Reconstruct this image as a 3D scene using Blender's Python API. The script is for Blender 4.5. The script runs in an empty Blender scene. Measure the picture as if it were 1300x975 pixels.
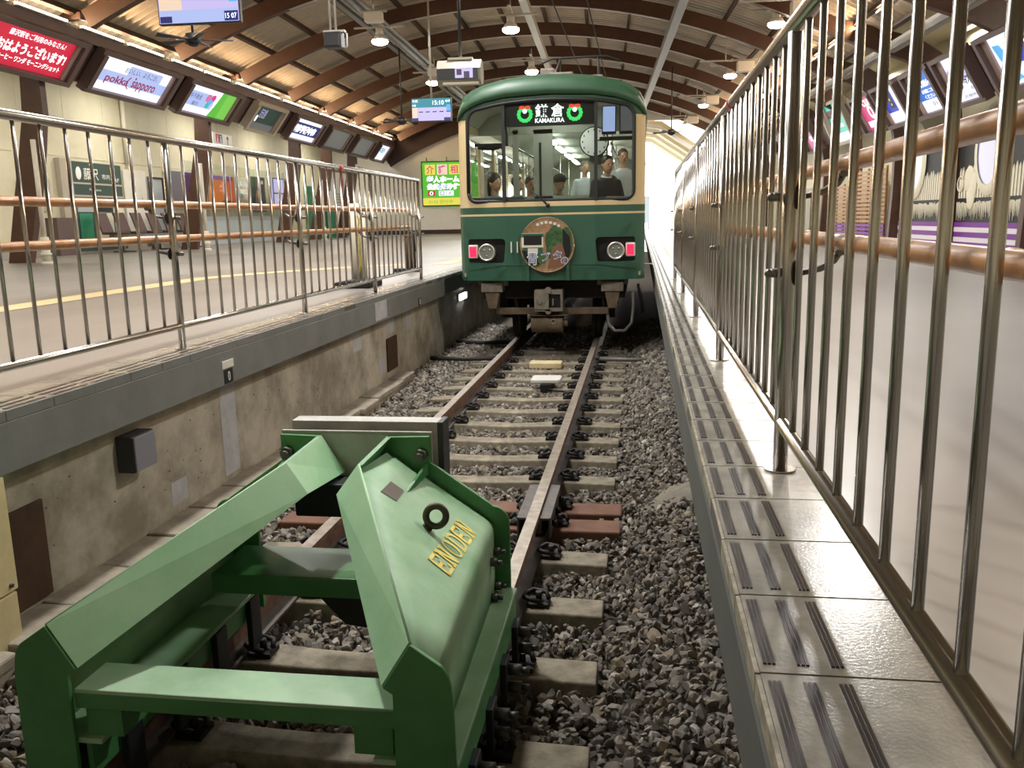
import bpy, bmesh, math, random
import numpy as np
from mathutils import Matrix, Vector
rnd = random.Random(11)
SC = bpy.context.scene
COL = SC.collection
PI = math.pi

# ------------------------------------------------------------------ helpers
def lin(c):
    out = []
    for v in c[:3]:
        v /= 255.0
        out.append(v / 12.92 if v <= 0.04045 else ((v + 0.055) / 1.055) ** 2.4)
    return tuple(out) + (1.0,)

MATS = {}
def mat(name, rgb, rough=0.5, metal=0.0, var=0.0, vscale=6.0, bump=0.0, bscale=60.0, spec=0.5, var2=None, coat=0.0):
    m = bpy.data.materials.new(name); m.use_nodes = True
    nt = m.node_tree; b = nt.nodes['Principled BSDF']
    c = lin(rgb)
    b.inputs['Base Color'].default_value = c
    b.inputs['Roughness'].default_value = rough
    b.inputs['Metallic'].default_value = metal
    b.inputs['Specular IOR Level'].default_value = spec
    b.inputs['Coat Weight'].default_value = coat
    if var or bump:
        tc = nt.nodes.new('ShaderNodeTexCoord')
    if var:
        n = nt.nodes.new('ShaderNodeTexNoise'); n.inputs['Scale'].default_value = vscale
        n.inputs['Detail'].default_value = 6; n.inputs['Roughness'].default_value = 0.65
        r = nt.nodes.new('ShaderNodeValToRGB')
        k = lin(var2) if var2 else tuple(x * (1 - var) for x in c[:3]) + (1,)
        r.color_ramp.elements[0].position = 0.36; r.color_ramp.elements[0].color = k
        r.color_ramp.elements[1].position = 0.62; r.color_ramp.elements[1].color = c
        nt.links.new(tc.outputs['Object'], n.inputs['Vector'])
        nt.links.new(n.outputs['Fac'], r.inputs['Fac'])
        nt.links.new(r.outputs['Color'], b.inputs['Base Color'])
    if bump:
        n2 = nt.nodes.new('ShaderNodeTexNoise'); n2.inputs['Scale'].default_value = bscale
        n2.inputs['Detail'].default_value = 5
        bp = nt.nodes.new('ShaderNodeBump'); bp.inputs['Strength'].default_value = bump
        bp.inputs['Distance'].default_value = 0.01
        nt.links.new(tc.outputs['Object'], n2.inputs['Vector'])
        nt.links.new(n2.outputs['Fac'], bp.inputs['Height'])
        nt.links.new(bp.outputs['Normal'], b.inputs['Normal'])
    MATS[name] = m
    return m

def emat(name, rgb, s=1.0):
    m = bpy.data.materials.new(name); m.use_nodes = True
    nt = m.node_tree; b = nt.nodes['Principled BSDF']
    b.inputs['Base Color'].default_value = tuple(x * 0.1 for x in lin(rgb)[:3]) + (1,)
    b.inputs['Roughness'].default_value = 0.35
    b.inputs['Emission Color'].default_value = lin(rgb)
    b.inputs['Emission Strength'].default_value = s
    MATS[name] = m
    return m

def glassmat(name, tint=(235, 242, 240), refl=1.0):
    m = bpy.data.materials.new(name); m.use_nodes = True
    nt = m.node_tree; nt.nodes.remove(nt.nodes['Principled BSDF'])
    o = nt.nodes['Material Output']
    t = nt.nodes.new('ShaderNodeBsdfTransparent'); t.inputs['Color'].default_value = lin(tint)
    g = nt.nodes.new('ShaderNodeBsdfGlossy'); g.inputs['Roughness'].default_value = 0.02
    f = nt.nodes.new('ShaderNodeFresnel'); f.inputs['IOR'].default_value = 1.5
    mu = nt.nodes.new('ShaderNodeMath'); mu.operation = 'MULTIPLY'; mu.inputs[1].default_value = refl
    x = nt.nodes.new('ShaderNodeMixShader')
    nt.links.new(f.outputs[0], mu.inputs[0]); nt.links.new(mu.outputs[0], x.inputs[0])
    nt.links.new(t.outputs[0], x.inputs[1]); nt.links.new(g.outputs[0], x.inputs[2])
    nt.links.new(x.outputs[0], o.inputs['Surface'])
    MATS[name] = m
    return m

I4 = Matrix.Identity(4)
class MB:
    """collects shapes and links them as one mesh object"""
    def __init__(s, M=None):
        s.v = []; s.f = []; s.m = []; s.s = []; s.M = M if M is not None else I4
    def add(s, vs, fs, mi=0, smooth=False):
        b = len(s.v); M = s.M
        s.v += [tuple(M @ Vector(p)) for p in vs]
        for f in fs:
            s.f.append(tuple(b + i for i in f)); s.m.append(mi); s.s.append(smooth)
        return s
    def box(s, x0, x1, y0, y1, z0, z1, mi=0):
        vs = [(x, y, z) for z in (z0, z1) for y in (y0, y1) for x in (x0, x1)]
        return s.add(vs, [(0, 2, 3, 1), (4, 5, 7, 6), (0, 1, 5, 4), (2, 6, 7, 3), (0, 4, 6, 2), (1, 3, 7, 5)], mi)
    def quad(s, a, b, c, d, mi=0):
        return s.add([a, b, c, d], [(0, 1, 2, 3)], mi)
    def poly(s, pts, off, mi=0):
        """prism: polygon pts extruded by vector off"""
        n = len(pts); o = Vector(off)
        vs = [tuple(p) for p in pts] + [tuple(Vector(p) + o) for p in pts]
        fs = [tuple(range(n - 1, -1, -1)), tuple(range(n, 2 * n))]
        fs += [(i, (i + 1) % n, n + (i + 1) % n, n + i) for i in range(n)]
        return s.add(vs, fs, mi)
    def grid(s, rows, mi=0, smooth=True, closeu=False, caps=False):
        n = len(rows[0]); vs = [tuple(p) for r in rows for p in r]; fs = []
        for i in range(len(rows) - 1):
            for j in range(n if closeu else n - 1):
                k = (j + 1) % n
                fs.append((i * n + j, i * n + k, (i + 1) * n + k, (i + 1) * n + j))
        s.add(vs, fs, mi, smooth)
        if caps:
            s.add([tuple(p) for p in rows[0]], [tuple(range(n - 1, -1, -1))], mi)
            s.add([tuple(p) for p in rows[-1]], [tuple(range(n))], mi)
        return s
    def tube(s, path, r, n=10, mi=0, caps=True):
        P = [Vector(p) for p in path]; rows = []; prev = None
        rs = r if isinstance(r, (list, tuple)) else [r] * len(P)
        for i, p in enumerate(P):
            d = (P[min(i + 1, len(P) - 1)] - P[max(i - 1, 0)]).normalized()
            if prev is None:
                a = d.orthogonal().normalized()
            else:
                a = prev - d * prev.dot(d)
                a = a.normalized() if a.length > 1e-6 else d.orthogonal().normalized()
            prev = a; b = d.cross(a)
            rows.append([p + (a * math.cos(t) + b * math.sin(t)) * rs[i] for t in [2 * PI * k / n for k in range(n)]])
        return s.grid(rows, mi, True, True, caps)
    def cyl(s, p0, p1, r0, r1=None, n=14, mi=0):
        return s.tube([p0, p1], [r0, r0 if r1 is None else r1], n, mi)
    def ball(s, c, r, n=12, mi=0):
        rx, ry, rz = r if isinstance(r, (list, tuple)) else (r, r, r)
        rows = []
        for i in range(n // 2 + 1):
            t = PI * i / (n // 2)
            q = max(math.sin(t), 1e-3)
            rows.append([(c[0] + rx * q * math.cos(2 * PI * k / n), c[1] + ry * q * math.sin(2 * PI * k / n), c[2] - rz * math.cos(t)) for k in range(n)])
        return s.grid(rows, mi, True, True)
    def torus(s, c, ax, R, r, n=24, k=8, mi=0):
        ax = Vector(ax).normalized(); a = ax.orthogonal().normalized(); b = ax.cross(a); c = Vector(c)
        rows = []
        for i in range(n + 1):
            t = 2 * PI * i / n; d = a * math.cos(t) + b * math.sin(t)
            rows.append([c + d * (R + r * math.cos(u)) + ax * r * math.sin(u) for u in [2 * PI * j / k for j in range(k)]])
        return s.grid(rows, mi, True, True)
    def disc(s, c, ax, r, n=32, mi=0, rin=0.0):
        ax = Vector(ax).normalized(); a = ax.orthogonal().normalized(); b = ax.cross(a); c = Vector(c)
        ring = [c + (a * math.cos(2 * PI * i / n) + b * math.sin(2 * PI * i / n)) * r for i in range(n)]
        if rin:
            ri = [c + (a * math.cos(2 * PI * i / n) + b * math.sin(2 * PI * i / n)) * rin for i in range(n)]
            return s.grid([ring + ring[:1], ri + ri[:1]], mi, False)
        return s.add([tuple(p) for p in ring], [tuple(range(n))], mi)
    def build(s, name, mats, parent=None, bevel=0.0, label=None, solid=0.0):
        me = bpy.data.meshes.new(name); me.from_pydata(s.v, [], s.f)
        if not isinstance(mats, (list, tuple)): mats = [mats]
        for m in mats: me.materials.append(MATS[m] if isinstance(m, str) else m)
        me.polygons.foreach_set('material_index', s.m)
        me.polygons.foreach_set('use_smooth', s.s)
        bm = bmesh.new(); bm.from_mesh(me)
        bmesh.ops.remove_doubles(bm, verts=bm.verts, dist=1e-5) if len(s.v) < 60000 else None
        bmesh.ops.recalc_face_normals(bm, faces=bm.faces)
        bm.to_mesh(me); bm.free(); me.update()
        o = bpy.data.objects.new(name, me); COL.objects.link(o)
        if parent is not None: adopt(o, parent)
        if bevel:
            b = o.modifiers.new('bevel', 'BEVEL'); b.width = bevel; b.segments = 2
            b.limit_method = 'ANGLE'; b.angle_limit = 0.7
        if solid:
            q = o.modifiers.new('solid', 'SOLIDIFY'); q.thickness = solid; q.offset = 0
        if label: o['label'] = label
        return o

def wmat(o):
    M = Matrix.Translation(o.location) if o.parent is None else wmat(o.parent) @ o.matrix_parent_inverse @ Matrix.Translation(o.location)
    return M
def adopt(o, parent):
    o.parent = parent; o.matrix_parent_inverse = wmat(parent).inverted()
def tag(o, label, cat, group=None, kind=None):
    o['label'] = label; o['category'] = cat
    if group: o['group'] = group
    if kind: o['kind'] = kind
    return o
def thing(name, label, cat, loc=(0, 0, 0), group=None, kind=None):
    o = bpy.data.objects.new(name, None); COL.objects.link(o); o.location = loc
    o.empty_display_size = 0.1
    return tag(o, label, cat, group, kind)
def dup(root, delta, label, group=None):
    r = root.copy(); COL.objects.link(r); r.location = Vector(root.location) + Vector(delta)
    r['label'] = label
    if group: r['group'] = group
    for ch in root.children:
        c = ch.copy(); COL.objects.link(c); c.parent = r; c.matrix_parent_inverse = ch.matrix_parent_inverse
        for g in ch.children:
            d = g.copy(); COL.objects.link(d); d.parent = c; d.matrix_parent_inverse = g.matrix_parent_inverse
    return r

def frame(o, u, v):
    u = Vector(u).normalized(); v = Vector(v); v = (v - u * v.dot(u)).normalized(); n = u.cross(v)
    M = Matrix((u, v, n)).transposed().to_4x4(); M.translation = Vector(o)
    return M

def text(body, M, x, y, w, h, mt, parent, name='lettering', z=0.003, thick=0.0, shear=0.0, stretch=True, bold=0.0):
    """writing as a mesh, fitted to a w x h box centred on x, y of frame M"""
    cu = bpy.data.curves.new(name, 'FONT'); cu.body = body; cu.size = 1.0
    cu.resolution_u = 3; cu.extrude = thick; cu.shear = shear; cu.offset = bold
    ob = bpy.data.objects.new(name, cu); COL.objects.link(ob)
    dg = bpy.context.evaluated_depsgraph_get()
    me = bpy.data.meshes.new_from_object(ob.evaluated_get(dg))
    bpy.data.objects.remove(ob); bpy.data.curves.remove(cu)
    n = len(me.vertices)
    if n == 0: return None
    co = np.empty(n * 3); me.vertices.foreach_get('co', co); co = co.reshape(-1, 3)
    lo = co.min(0); hi = co.max(0); sx = w / max(hi[0] - lo[0], 1e-6); sy = h / max(hi[1] - lo[1], 1e-6)
    if not stretch: sx = sy = min(sx, sy)
    co[:, 0] = (co[:, 0] - (lo[0] + hi[0]) / 2) * sx + x
    co[:, 1] = (co[:, 1] - (lo[1] + hi[1]) / 2) * sy + y
    co[:, 2] += z
    R = np.array(M)
    co = co @ R[:3, :3].T + R[:3, 3]
    me.vertices.foreach_set('co', co.ravel()); me.update()
    me.materials.clear(); me.materials.append(MATS[mt])
    me.name = name
    o = bpy.data.objects.new(name, me); COL.objects.link(o)
    if parent is not None: adopt(o, parent)
    return o

def struct(name, mb, mats, label, cat, bevel=0.0):
    o = mb.build(name, mats, bevel=bevel)
    return tag(o, label, cat, kind='structure')

# ------------------------------------------------------------------ camera
F = 1100.0; CX, CY = 650.0, 487.5
_h = Vector((163.0, -213.5, F)); _v = Vector((122.0, (F * F + 163 * 122) / 213.5, F))
_ey = _h.normalized(); _ez = (-_v).normalized(); _ex = _ey.cross(_ez)
CAMP = Vector((1.163, 0.0, 1.674))
# rows: camera right / down / forward in world axes
_r = Vector((_ex[0], _ey[0], _ez[0])); _d = Vector((_ex[1], _ey[1], _ez[1])); _f = Vector((_ex[2], _ey[2], _ez[2]))
cam = bpy.data.cameras.new('camera'); cam.sensor_width = 36; cam.lens = F / 1300 * 36
cam.clip_start = 0.05; cam.clip_end = 300
camo = bpy.data.objects.new('camera', cam); COL.objects.link(camo)
Mc = Matrix((_r, -_d, -_f)).transposed().to_4x4(); Mc.translation = CAMP
camo.matrix_world = Mc
SC.camera = camo

# the hall stands 2.37 degrees off the track's line
TH = math.radians(2.366)
HW = Matrix.Translation((CAMP.x, 0, 0)) @ Matrix.Rotation(TH, 4, 'Z') @ Matrix.Translation((-CAMP.x, 0, 0))
def H(x, y, z): return HW @ Vector((x, y, z))
UY = (HW.to_3x3() @ Vector((0, 1, 0))); UX = (HW.to_3x3() @ Vector((1, 0, 0)))
ZP = 0.93       # platform level above the rail tops
# ------------------------------------------------------------------ materials
mat('steel', (192, 187, 180), 0.22, 1.0)
mat('steel_dull', (120, 116, 110), 0.4, 1.0, var=0.3, vscale=15)
mat('bracket_steel', (132, 128, 122), 0.42, 1.0)
mat('bamboo', (188, 136, 86), 0.36, 0, var=0.3, vscale=9, var2=(152, 104, 62), coat=0.2)
mat('floor_epoxy', (142, 138, 132), 0.3, 0, var=0.1, vscale=0.7)
mat('floor_left', (124, 118, 111), 0.4, 0, var=0.22, vscale=0.6)
mat('tactile', (206, 184, 138), 0.6, 0, var=0.1, bump=0.3, bscale=90)
mat('edge_tile', (152, 148, 137), 0.21, 0, var=0.3, vscale=7, bump=0.07, bscale=130, var2=(122, 118, 109), spec=0.8)
mat('edge_tile_pale', (172, 166, 150), 0.25, 0, var=0.25, vscale=9, bump=0.25, bscale=150)
mat('tile_joint', (92, 88, 78), 0.8)
mat('grip_strip', (74, 68, 70), 0.3, 0.6)
mat('nosing', (164, 156, 138), 0.6, 0, var=0.5, vscale=25)
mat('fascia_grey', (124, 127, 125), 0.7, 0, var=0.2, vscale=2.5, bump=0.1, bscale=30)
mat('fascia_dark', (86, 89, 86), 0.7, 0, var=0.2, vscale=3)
mat('concrete_wall', (186, 180, 164), 0.85, 0, var=0.4, vscale=2.2, bump=0.25, bscale=25, var2=(136, 129, 114))
mat('concrete_patch', (186, 188, 192), 0.85, 0, var=0.2, vscale=8)
mat('trough_concrete', (160, 150, 134), 0.9, 0, var=0.35, vscale=6, bump=0.3, bscale=40)
mat('rust_plate', (74, 50, 32), 0.8, 0, var=0.4, vscale=9)
mat('cream_paint', (222, 205, 160), 0.55, 0, var=0.12, vscale=10)
mat('grey_box', (138, 140, 152), 0.45)
mat('dark_box', (58, 58, 62), 0.6)
mat('white_card', (226, 224, 218), 0.6)
mat('black_card', (30, 30, 32), 0.6)
mat('sleeper', (146, 137, 118), 0.9, 0, var=0.35, vscale=9, bump=0.3, bscale=50, var2=(108, 100, 86))
mat('sleeper_red', (122, 86, 68), 0.8, 0, var=0.3, vscale=8, bump=0.1)
mat('rail_head', (160, 149, 136), 0.45, 0.4, var=0.3, vscale=14, var2=(130, 116, 102))
mat('rail_side', (128, 94, 74), 0.85, 0.1, var=0.4, vscale=10, var2=(92, 72, 58))
mat('rail_foot', (106, 100, 96), 0.7, 0.2, var=0.3, vscale=12)
mat('clip', (36, 33, 32), 0.6, 0.4)
mat('bed_brown', (92, 84, 74), 0.9, 0, var=0.4, vscale=30, bump=0.5, bscale=40)
mat('pipe_black', (40, 38, 36), 0.6)
mat('pipe_grey', (104, 100, 94), 0.5)
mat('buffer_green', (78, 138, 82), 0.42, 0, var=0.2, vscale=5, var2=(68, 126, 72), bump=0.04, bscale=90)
mat('buffer_dusty_lit', (164, 194, 160), 0.55, 0, var=0.3, vscale=4, var2=(136, 180, 136))  # dusty green, with overhead light on the upper faces added to the colour
mat('buffer_green_lit', (166, 204, 166), 0.42, 0, var=0.2, vscale=5, var2=(150, 194, 152), bump=0.04, bscale=90)  # same green lightened, light on the sloping strips put into the colour
mat('buffer_grey', (176, 174, 166), 0.55, 0.1, var=0.3, vscale=5)
mat('buffer_black', (30, 32, 32), 0.6)
mat('bolt_steel', (92, 92, 86), 0.5, 0.7)
mat('ring_bronze', (74, 72, 54), 0.5, 0.5)
mat('plate_brown', (112, 104, 96), 0.6, 0.3)
mat('inner_mauve', (158, 138, 132), 0.45)
mat('enoden_yellow', (244, 222, 110), 0.5)
mat('wood_arch', (80, 51, 35), 0.5, 0, var=0.2, vscale=4)
mat('wood_arch_dark', (74, 48, 34), 0.6)
mat('purlin', (58, 40, 30), 0.7)
mat('deck_sheet', (182, 168, 148), 0.5, 0.0, var=0.12, vscale=3)
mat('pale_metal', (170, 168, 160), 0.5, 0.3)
mat('channel_steel', (126, 128, 130), 0.5, 0.4)
mat('mist_blue', (168, 184, 204), 0.5)
mat('girder_grey', (108, 108, 106), 0.55, 0.3)
mat('wall_cream', (206, 200, 172), 0.6, 0, var=0.08, vscale=2)
mat('wall_white', (222, 218, 206), 0.6, 0, var=0.08, vscale=1.5)
mat('baseboard_grey', (150, 146, 138), 0.7)
mat('sign_brown', (92, 74, 70), 0.45)
mat('sign_beige', (172, 164, 146), 0.5)
mat('dark_green_panel', (36, 62, 52), 0.5)
mat('seat_brown', (74, 46, 42), 0.45)
mat('pipe_white', (214, 208, 190), 0.5)
mat('train_green', (48, 88, 70), 0.3, 0, var=0.06, vscale=3, coat=0.4)
mat('train_roof_green', (44, 80, 54), 0.5, 0, var=0.12, vscale=4)
mat('train_cream', (204, 182, 140), 0.35, coat=0.3)
mat('train_black', (22, 22, 24), 0.4)
mat('rubber', (20, 20, 20), 0.6)
mat('under_dark', (38, 34, 30), 0.8, 0.2, var=0.3)
mat('under_brown', (112, 96, 76), 0.75, 0.2, var=0.4, vscale=8)
mat('under_grey', (136, 128, 116), 0.65, 0.3, var=0.35, vscale=10)
mat('cab_grey', (150, 152, 138), 0.6)
mat('interior_cream', (190, 190, 172), 0.55)
mat('lamp_chrome', (214, 210, 204), 0.38, 0.8)
mat('skin', (208, 160, 130), 0.55)
mat('hair_dark', (34, 26, 24), 0.5)
mat('hair_brown', (72, 50, 38), 0.5)
mat('cloth_black', (32, 32, 38), 0.8)
mat('cloth_white', (206, 210, 216), 0.8)
mat('cloth_blue', (92, 138, 176), 0.8)
mat('cloth_teal', (96, 116, 128), 0.8)
mat('cloth_grey', (122, 118, 112), 0.8)
mat('cloth_tan', (150, 120, 90), 0.8)
mat('purple', (116, 40, 140), 0.55)
mat('white_paint', (222, 214, 218), 0.6)
mat('slat_wood', (176, 132, 84), 0.55, 0, var=0.2, vscale=8)
mat('art_black', (26, 26, 26), 0.6)
mat('art_cream', (214, 208, 186), 0.6)
mat('lilac_glass', (176, 176, 214), 0.15)
mat('green_sheet', (44, 132, 96), 0.5)
mat('poster_dark', (52, 52, 48), 0.5)
mat('poster_grey', (168, 168, 172), 0.5)
mat('counter_blue', (168, 178, 180), 0.4)
mat('plastic_black', (28, 28, 30), 0.45)
mat('plastic_beige', (128, 122, 110), 0.5)
mat('plastic_white', (206, 204, 198), 0.45)
mat('yellow_chain', (206, 176, 70), 0.5)
mat('red_plastic', (190, 50, 70), 0.4)
mat('moss_concrete', (132, 126, 112), 0.9, 0, var=0.3, vscale=10, bump=0.3, bscale=40)
mat('canopy_beige', (206, 188, 146), 0.6)
mat('disc_green', (66, 104, 58), 0.4, 0, var=0.5, vscale=18, var2=(40, 60, 40))
mat('disc_tan', (164, 130, 96), 0.4, 0, var=0.4, vscale=20)
mat('disc_brown', (120, 84, 66), 0.4)
mat('ink_blue', (44, 60, 130), 0.4)
mat('ink_red', (190, 40, 60), 0.5)
mat('ink_black', (24, 24, 26), 0.5)
mat('ink_green', (36, 120, 70), 0.5)
mat('ink_white', (235, 235, 230), 0.5)
glassmat('glass_front', (222, 232, 228), 1.6)
glassmat('glass_clear', (236, 242, 240), 1.0)
emat('lamp_lens', (255, 250, 240), 30)
emat('led_white', (255, 238, 214), 10)
emat('tube_white', (250, 252, 245), 12)
emat('scr_white', (238, 240, 255), 1.15)
emat('scr_blue_pale', (176, 192, 240), 1.0)
emat('scr_red', (206, 34, 62), 1.0)
emat('scr_red_dark', (160, 22, 50), 0.9)
emat('scr_green', (120, 200, 80), 1.0)
emat('scr_navy', (44, 50, 120), 0.9)
emat('scr_blue', (40, 110, 210), 1.0)
emat('scr_royal', (40, 60, 190), 1.0)
emat('scr_sky', (90, 180, 240), 1.0)
emat('scr_teal', (40, 190, 170), 1.0)
emat('scr_teal_dark', (20, 140, 160), 0.9)
emat('scr_pink', (220, 120, 170), 0.9)
emat('scr_lilac', (200, 190, 240), 1.0)
emat('scr_peach', (240, 214, 190), 1.0)
emat('scr_ink', (20, 22, 50), 0.4)
emat('scr_crimson', (170, 30, 80), 0.7)
emat('scr_darkgreen', (40, 70, 60), 0.6)
emat('scr_dead', (150, 150, 150), 0.35)
emat('scr_yellow', (240, 226, 90), 0.9)
emat('scr_lime', (96, 200, 60), 0.85)
emat('scr_magenta', (220, 60, 130), 0.9)
emat('scr_orange', (226, 96, 40), 0.7)
emat('scr_purple', (120, 60, 150), 0.6)
emat('scr_plum', (90, 60, 110), 0.5)
emat('led_sign', (255, 255, 255), 2.2)
emat('led_green', (60, 210, 100), 1.6)
emat('led_red', (240, 60, 60), 1.5)
emat('tail_red', (255, 40, 80), 1.6)
emat('lamp_blue_white', (245, 248, 255), 14)
emat('led_white_soft', (255, 240, 220), 1.5)
LAMP_W = 265.0
# ------------------------------------------------------------------ track bed
def beam_profile():
    return [(-.0325, 0), (.0325, 0), (.0325, -.036), (.009, -.048), (.009, -.125), (.0635, -.141), (.0635, -.153), (-.0635, -.153), (-.0635, -.141), (-.009, -.125), (-.009, -.048), (-.0325, -.036)]
bed = MB()
bed.box(-1.75, 1.75, .3, 49, -.6, -.27)
struct('floor_trackbed', bed, 'bed_brown', 'dark packed bed under the ballast between the two platforms', 'ground')

def rail(x, label):
    t = thing('steel_rail', label, 'rail', (x, .4, -.153), 'running rails')
    pr = beam_profile(); b = MB()
    ys = [.4, 24]
    n = len(pr)
    for i in range(n):
        a = pr[i]; c = pr[(i + 1) % n]
        mi = 0 if i in (0,) else (2 if i in (4, 5, 6, 7, 8) else 1)
        b.quad((x + a[0], .4, a[1]), (x + c[0], .4, c[1]), (x + c[0], 24, c[1]), (x + a[0], 24, a[1]), mi)
    for y in ys: b.add([(x + p[0], y, p[1]) for p in pr], [tuple(range(n))], 1)
    b.build('rail_bar', ['rail_head', 'rail_side', 'rail_foot'], t)
    for s in (-1, 1):
        f = MB(); X0 = x + s * .034; X1 = x + s * .098
        f.box(min(X0, X1), max(X0, X1), 4.72, 5.36, -.036, -.022)
        f.box(min(X1, X1 - s * .012), max(X1, X1 - s * .012), 4.72, 5.36, -.145, -.022)
        f.box(min(x + s * .01, X0 + s * .01), max(x + s * .01, X0 + s * .01), 4.72, 5.36, -.12, -.03)
        fp = f.build('fishplate', 'rail_foot', t, bevel=.003)
        for k in range(3):
            bo = MB(); y = 4.82 + k * .22
            bo.cyl((X1, y, -.085), (X1 + s * .03, y, -.085), .02, n=6)
            bo.build('joint_bolt', 'clip', fp)
    return t
rail(-.566, 'rust-brown running rail nearer the stained concrete wall under the left platform')
rail(.566, 'rust-brown running rail with a jointed chair plate, beside the wider ballast strip')

def clip_mb(x, s, y):
    b = MB(); xx = x + s * .075
    b.box(min(xx, xx + s * .1), max(xx, xx + s * .1), y - .05, y + .05, -.155, -.135)
    pts = [(xx + s * .07, y - .045, -.125), (xx + s * .01, y - .045, -.112), (xx - s * .02, y - .02, -.112), (xx - s * .015, y + .02, -.112), (xx + s * .02, y + .045, -.1), (xx + s * .085, y + .03, -.105), (xx + s * .1, y - .01, -.12)]
    b.tube(pts, .012, 7)
    b.cyl((xx + s * .05, y, -.14), (xx + s * .05, y, -.09), .016, n=6)
    return b
def make_sleeper(y, label):
    t = thing('sleeper', label, 'sleeper', (0, y, -.28), 'concrete sleepers across the track')
    rows = []
    for x, top, hw in ((-1.0, -.162, .092), (-.7, -.154, .092), (-.42, -.155, .092), (-.2, -.166, .082), (0, -.170, .08), (.2, -.166, .082), (.42, -.155, .092), (.7, -.154, .092), (1.0, -.162, .092)):
        rows.append([(x, y - hw - .025, -.3), (x, y - hw, top), (x, y + hw, top), (x, y + hw + .025, -.3)])
    MB().grid(rows, 0, False, True, True).build('sleeper_body', 'sleeper', t, bevel=.008)
    for x in (-.566, .566):
        for s in (-1, 1): clip_mb(x, s, y).build('rail_clip', 'clip', t)
    return t
ORD = ['first', 'second', 'third', 'fourth', 'fifth', 'sixth', 'seventh', 'eighth', 'ninth', 'tenth', 'eleventh', 'twelfth', 'thirteenth', 'fourteenth', 'fifteenth', 'sixteenth']
s0 = make_sleeper(2.08, 'dirty concrete sleeper under the rear posts of the green buffer stop')
for k, y in enumerate((2.68, 3.28, 3.88, 4.48)):
    dup(s0, (0, y - 2.08, 0), ['dirty concrete sleeper under the middle of the green buffer stop', 'dirty concrete sleeper under the front plate of the green buffer stop', 'dirty concrete sleeper just ahead of the buffer stop, second nearer than the rust-red pair', 'dirty concrete sleeper directly on the near side of the rust-red pair'][k])
for k in range(12):
    dup(s0, (0, 5.92 + .56 * k - 2.08, 0), 'pale concrete sleeper, %s beyond the rust-red pair towards the train' % ORD[k])
def red_sleeper(y, label):
    t = thing('steel_sleeper', label, 'sleeper', (0, y, -.28), 'rust-red sleepers')
    b = MB(); b.box(-1.06, 1.06, y - .105, y + .105, -.3, -.155)
    b.build('sleeper_body', 'sleeper_red', t, bevel=.01)
    for x in (-.566, .566):
        for s in (-1, 1): clip_mb(x, s, y).build('rail_clip', 'clip', t)
red_sleeper(4.99, 'rust-red sleeper under the rail joint, the nearer of the red pair')
red_sleeper(5.30, 'rust-red sleeper under the rail joint, the farther of the red pair')

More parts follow.
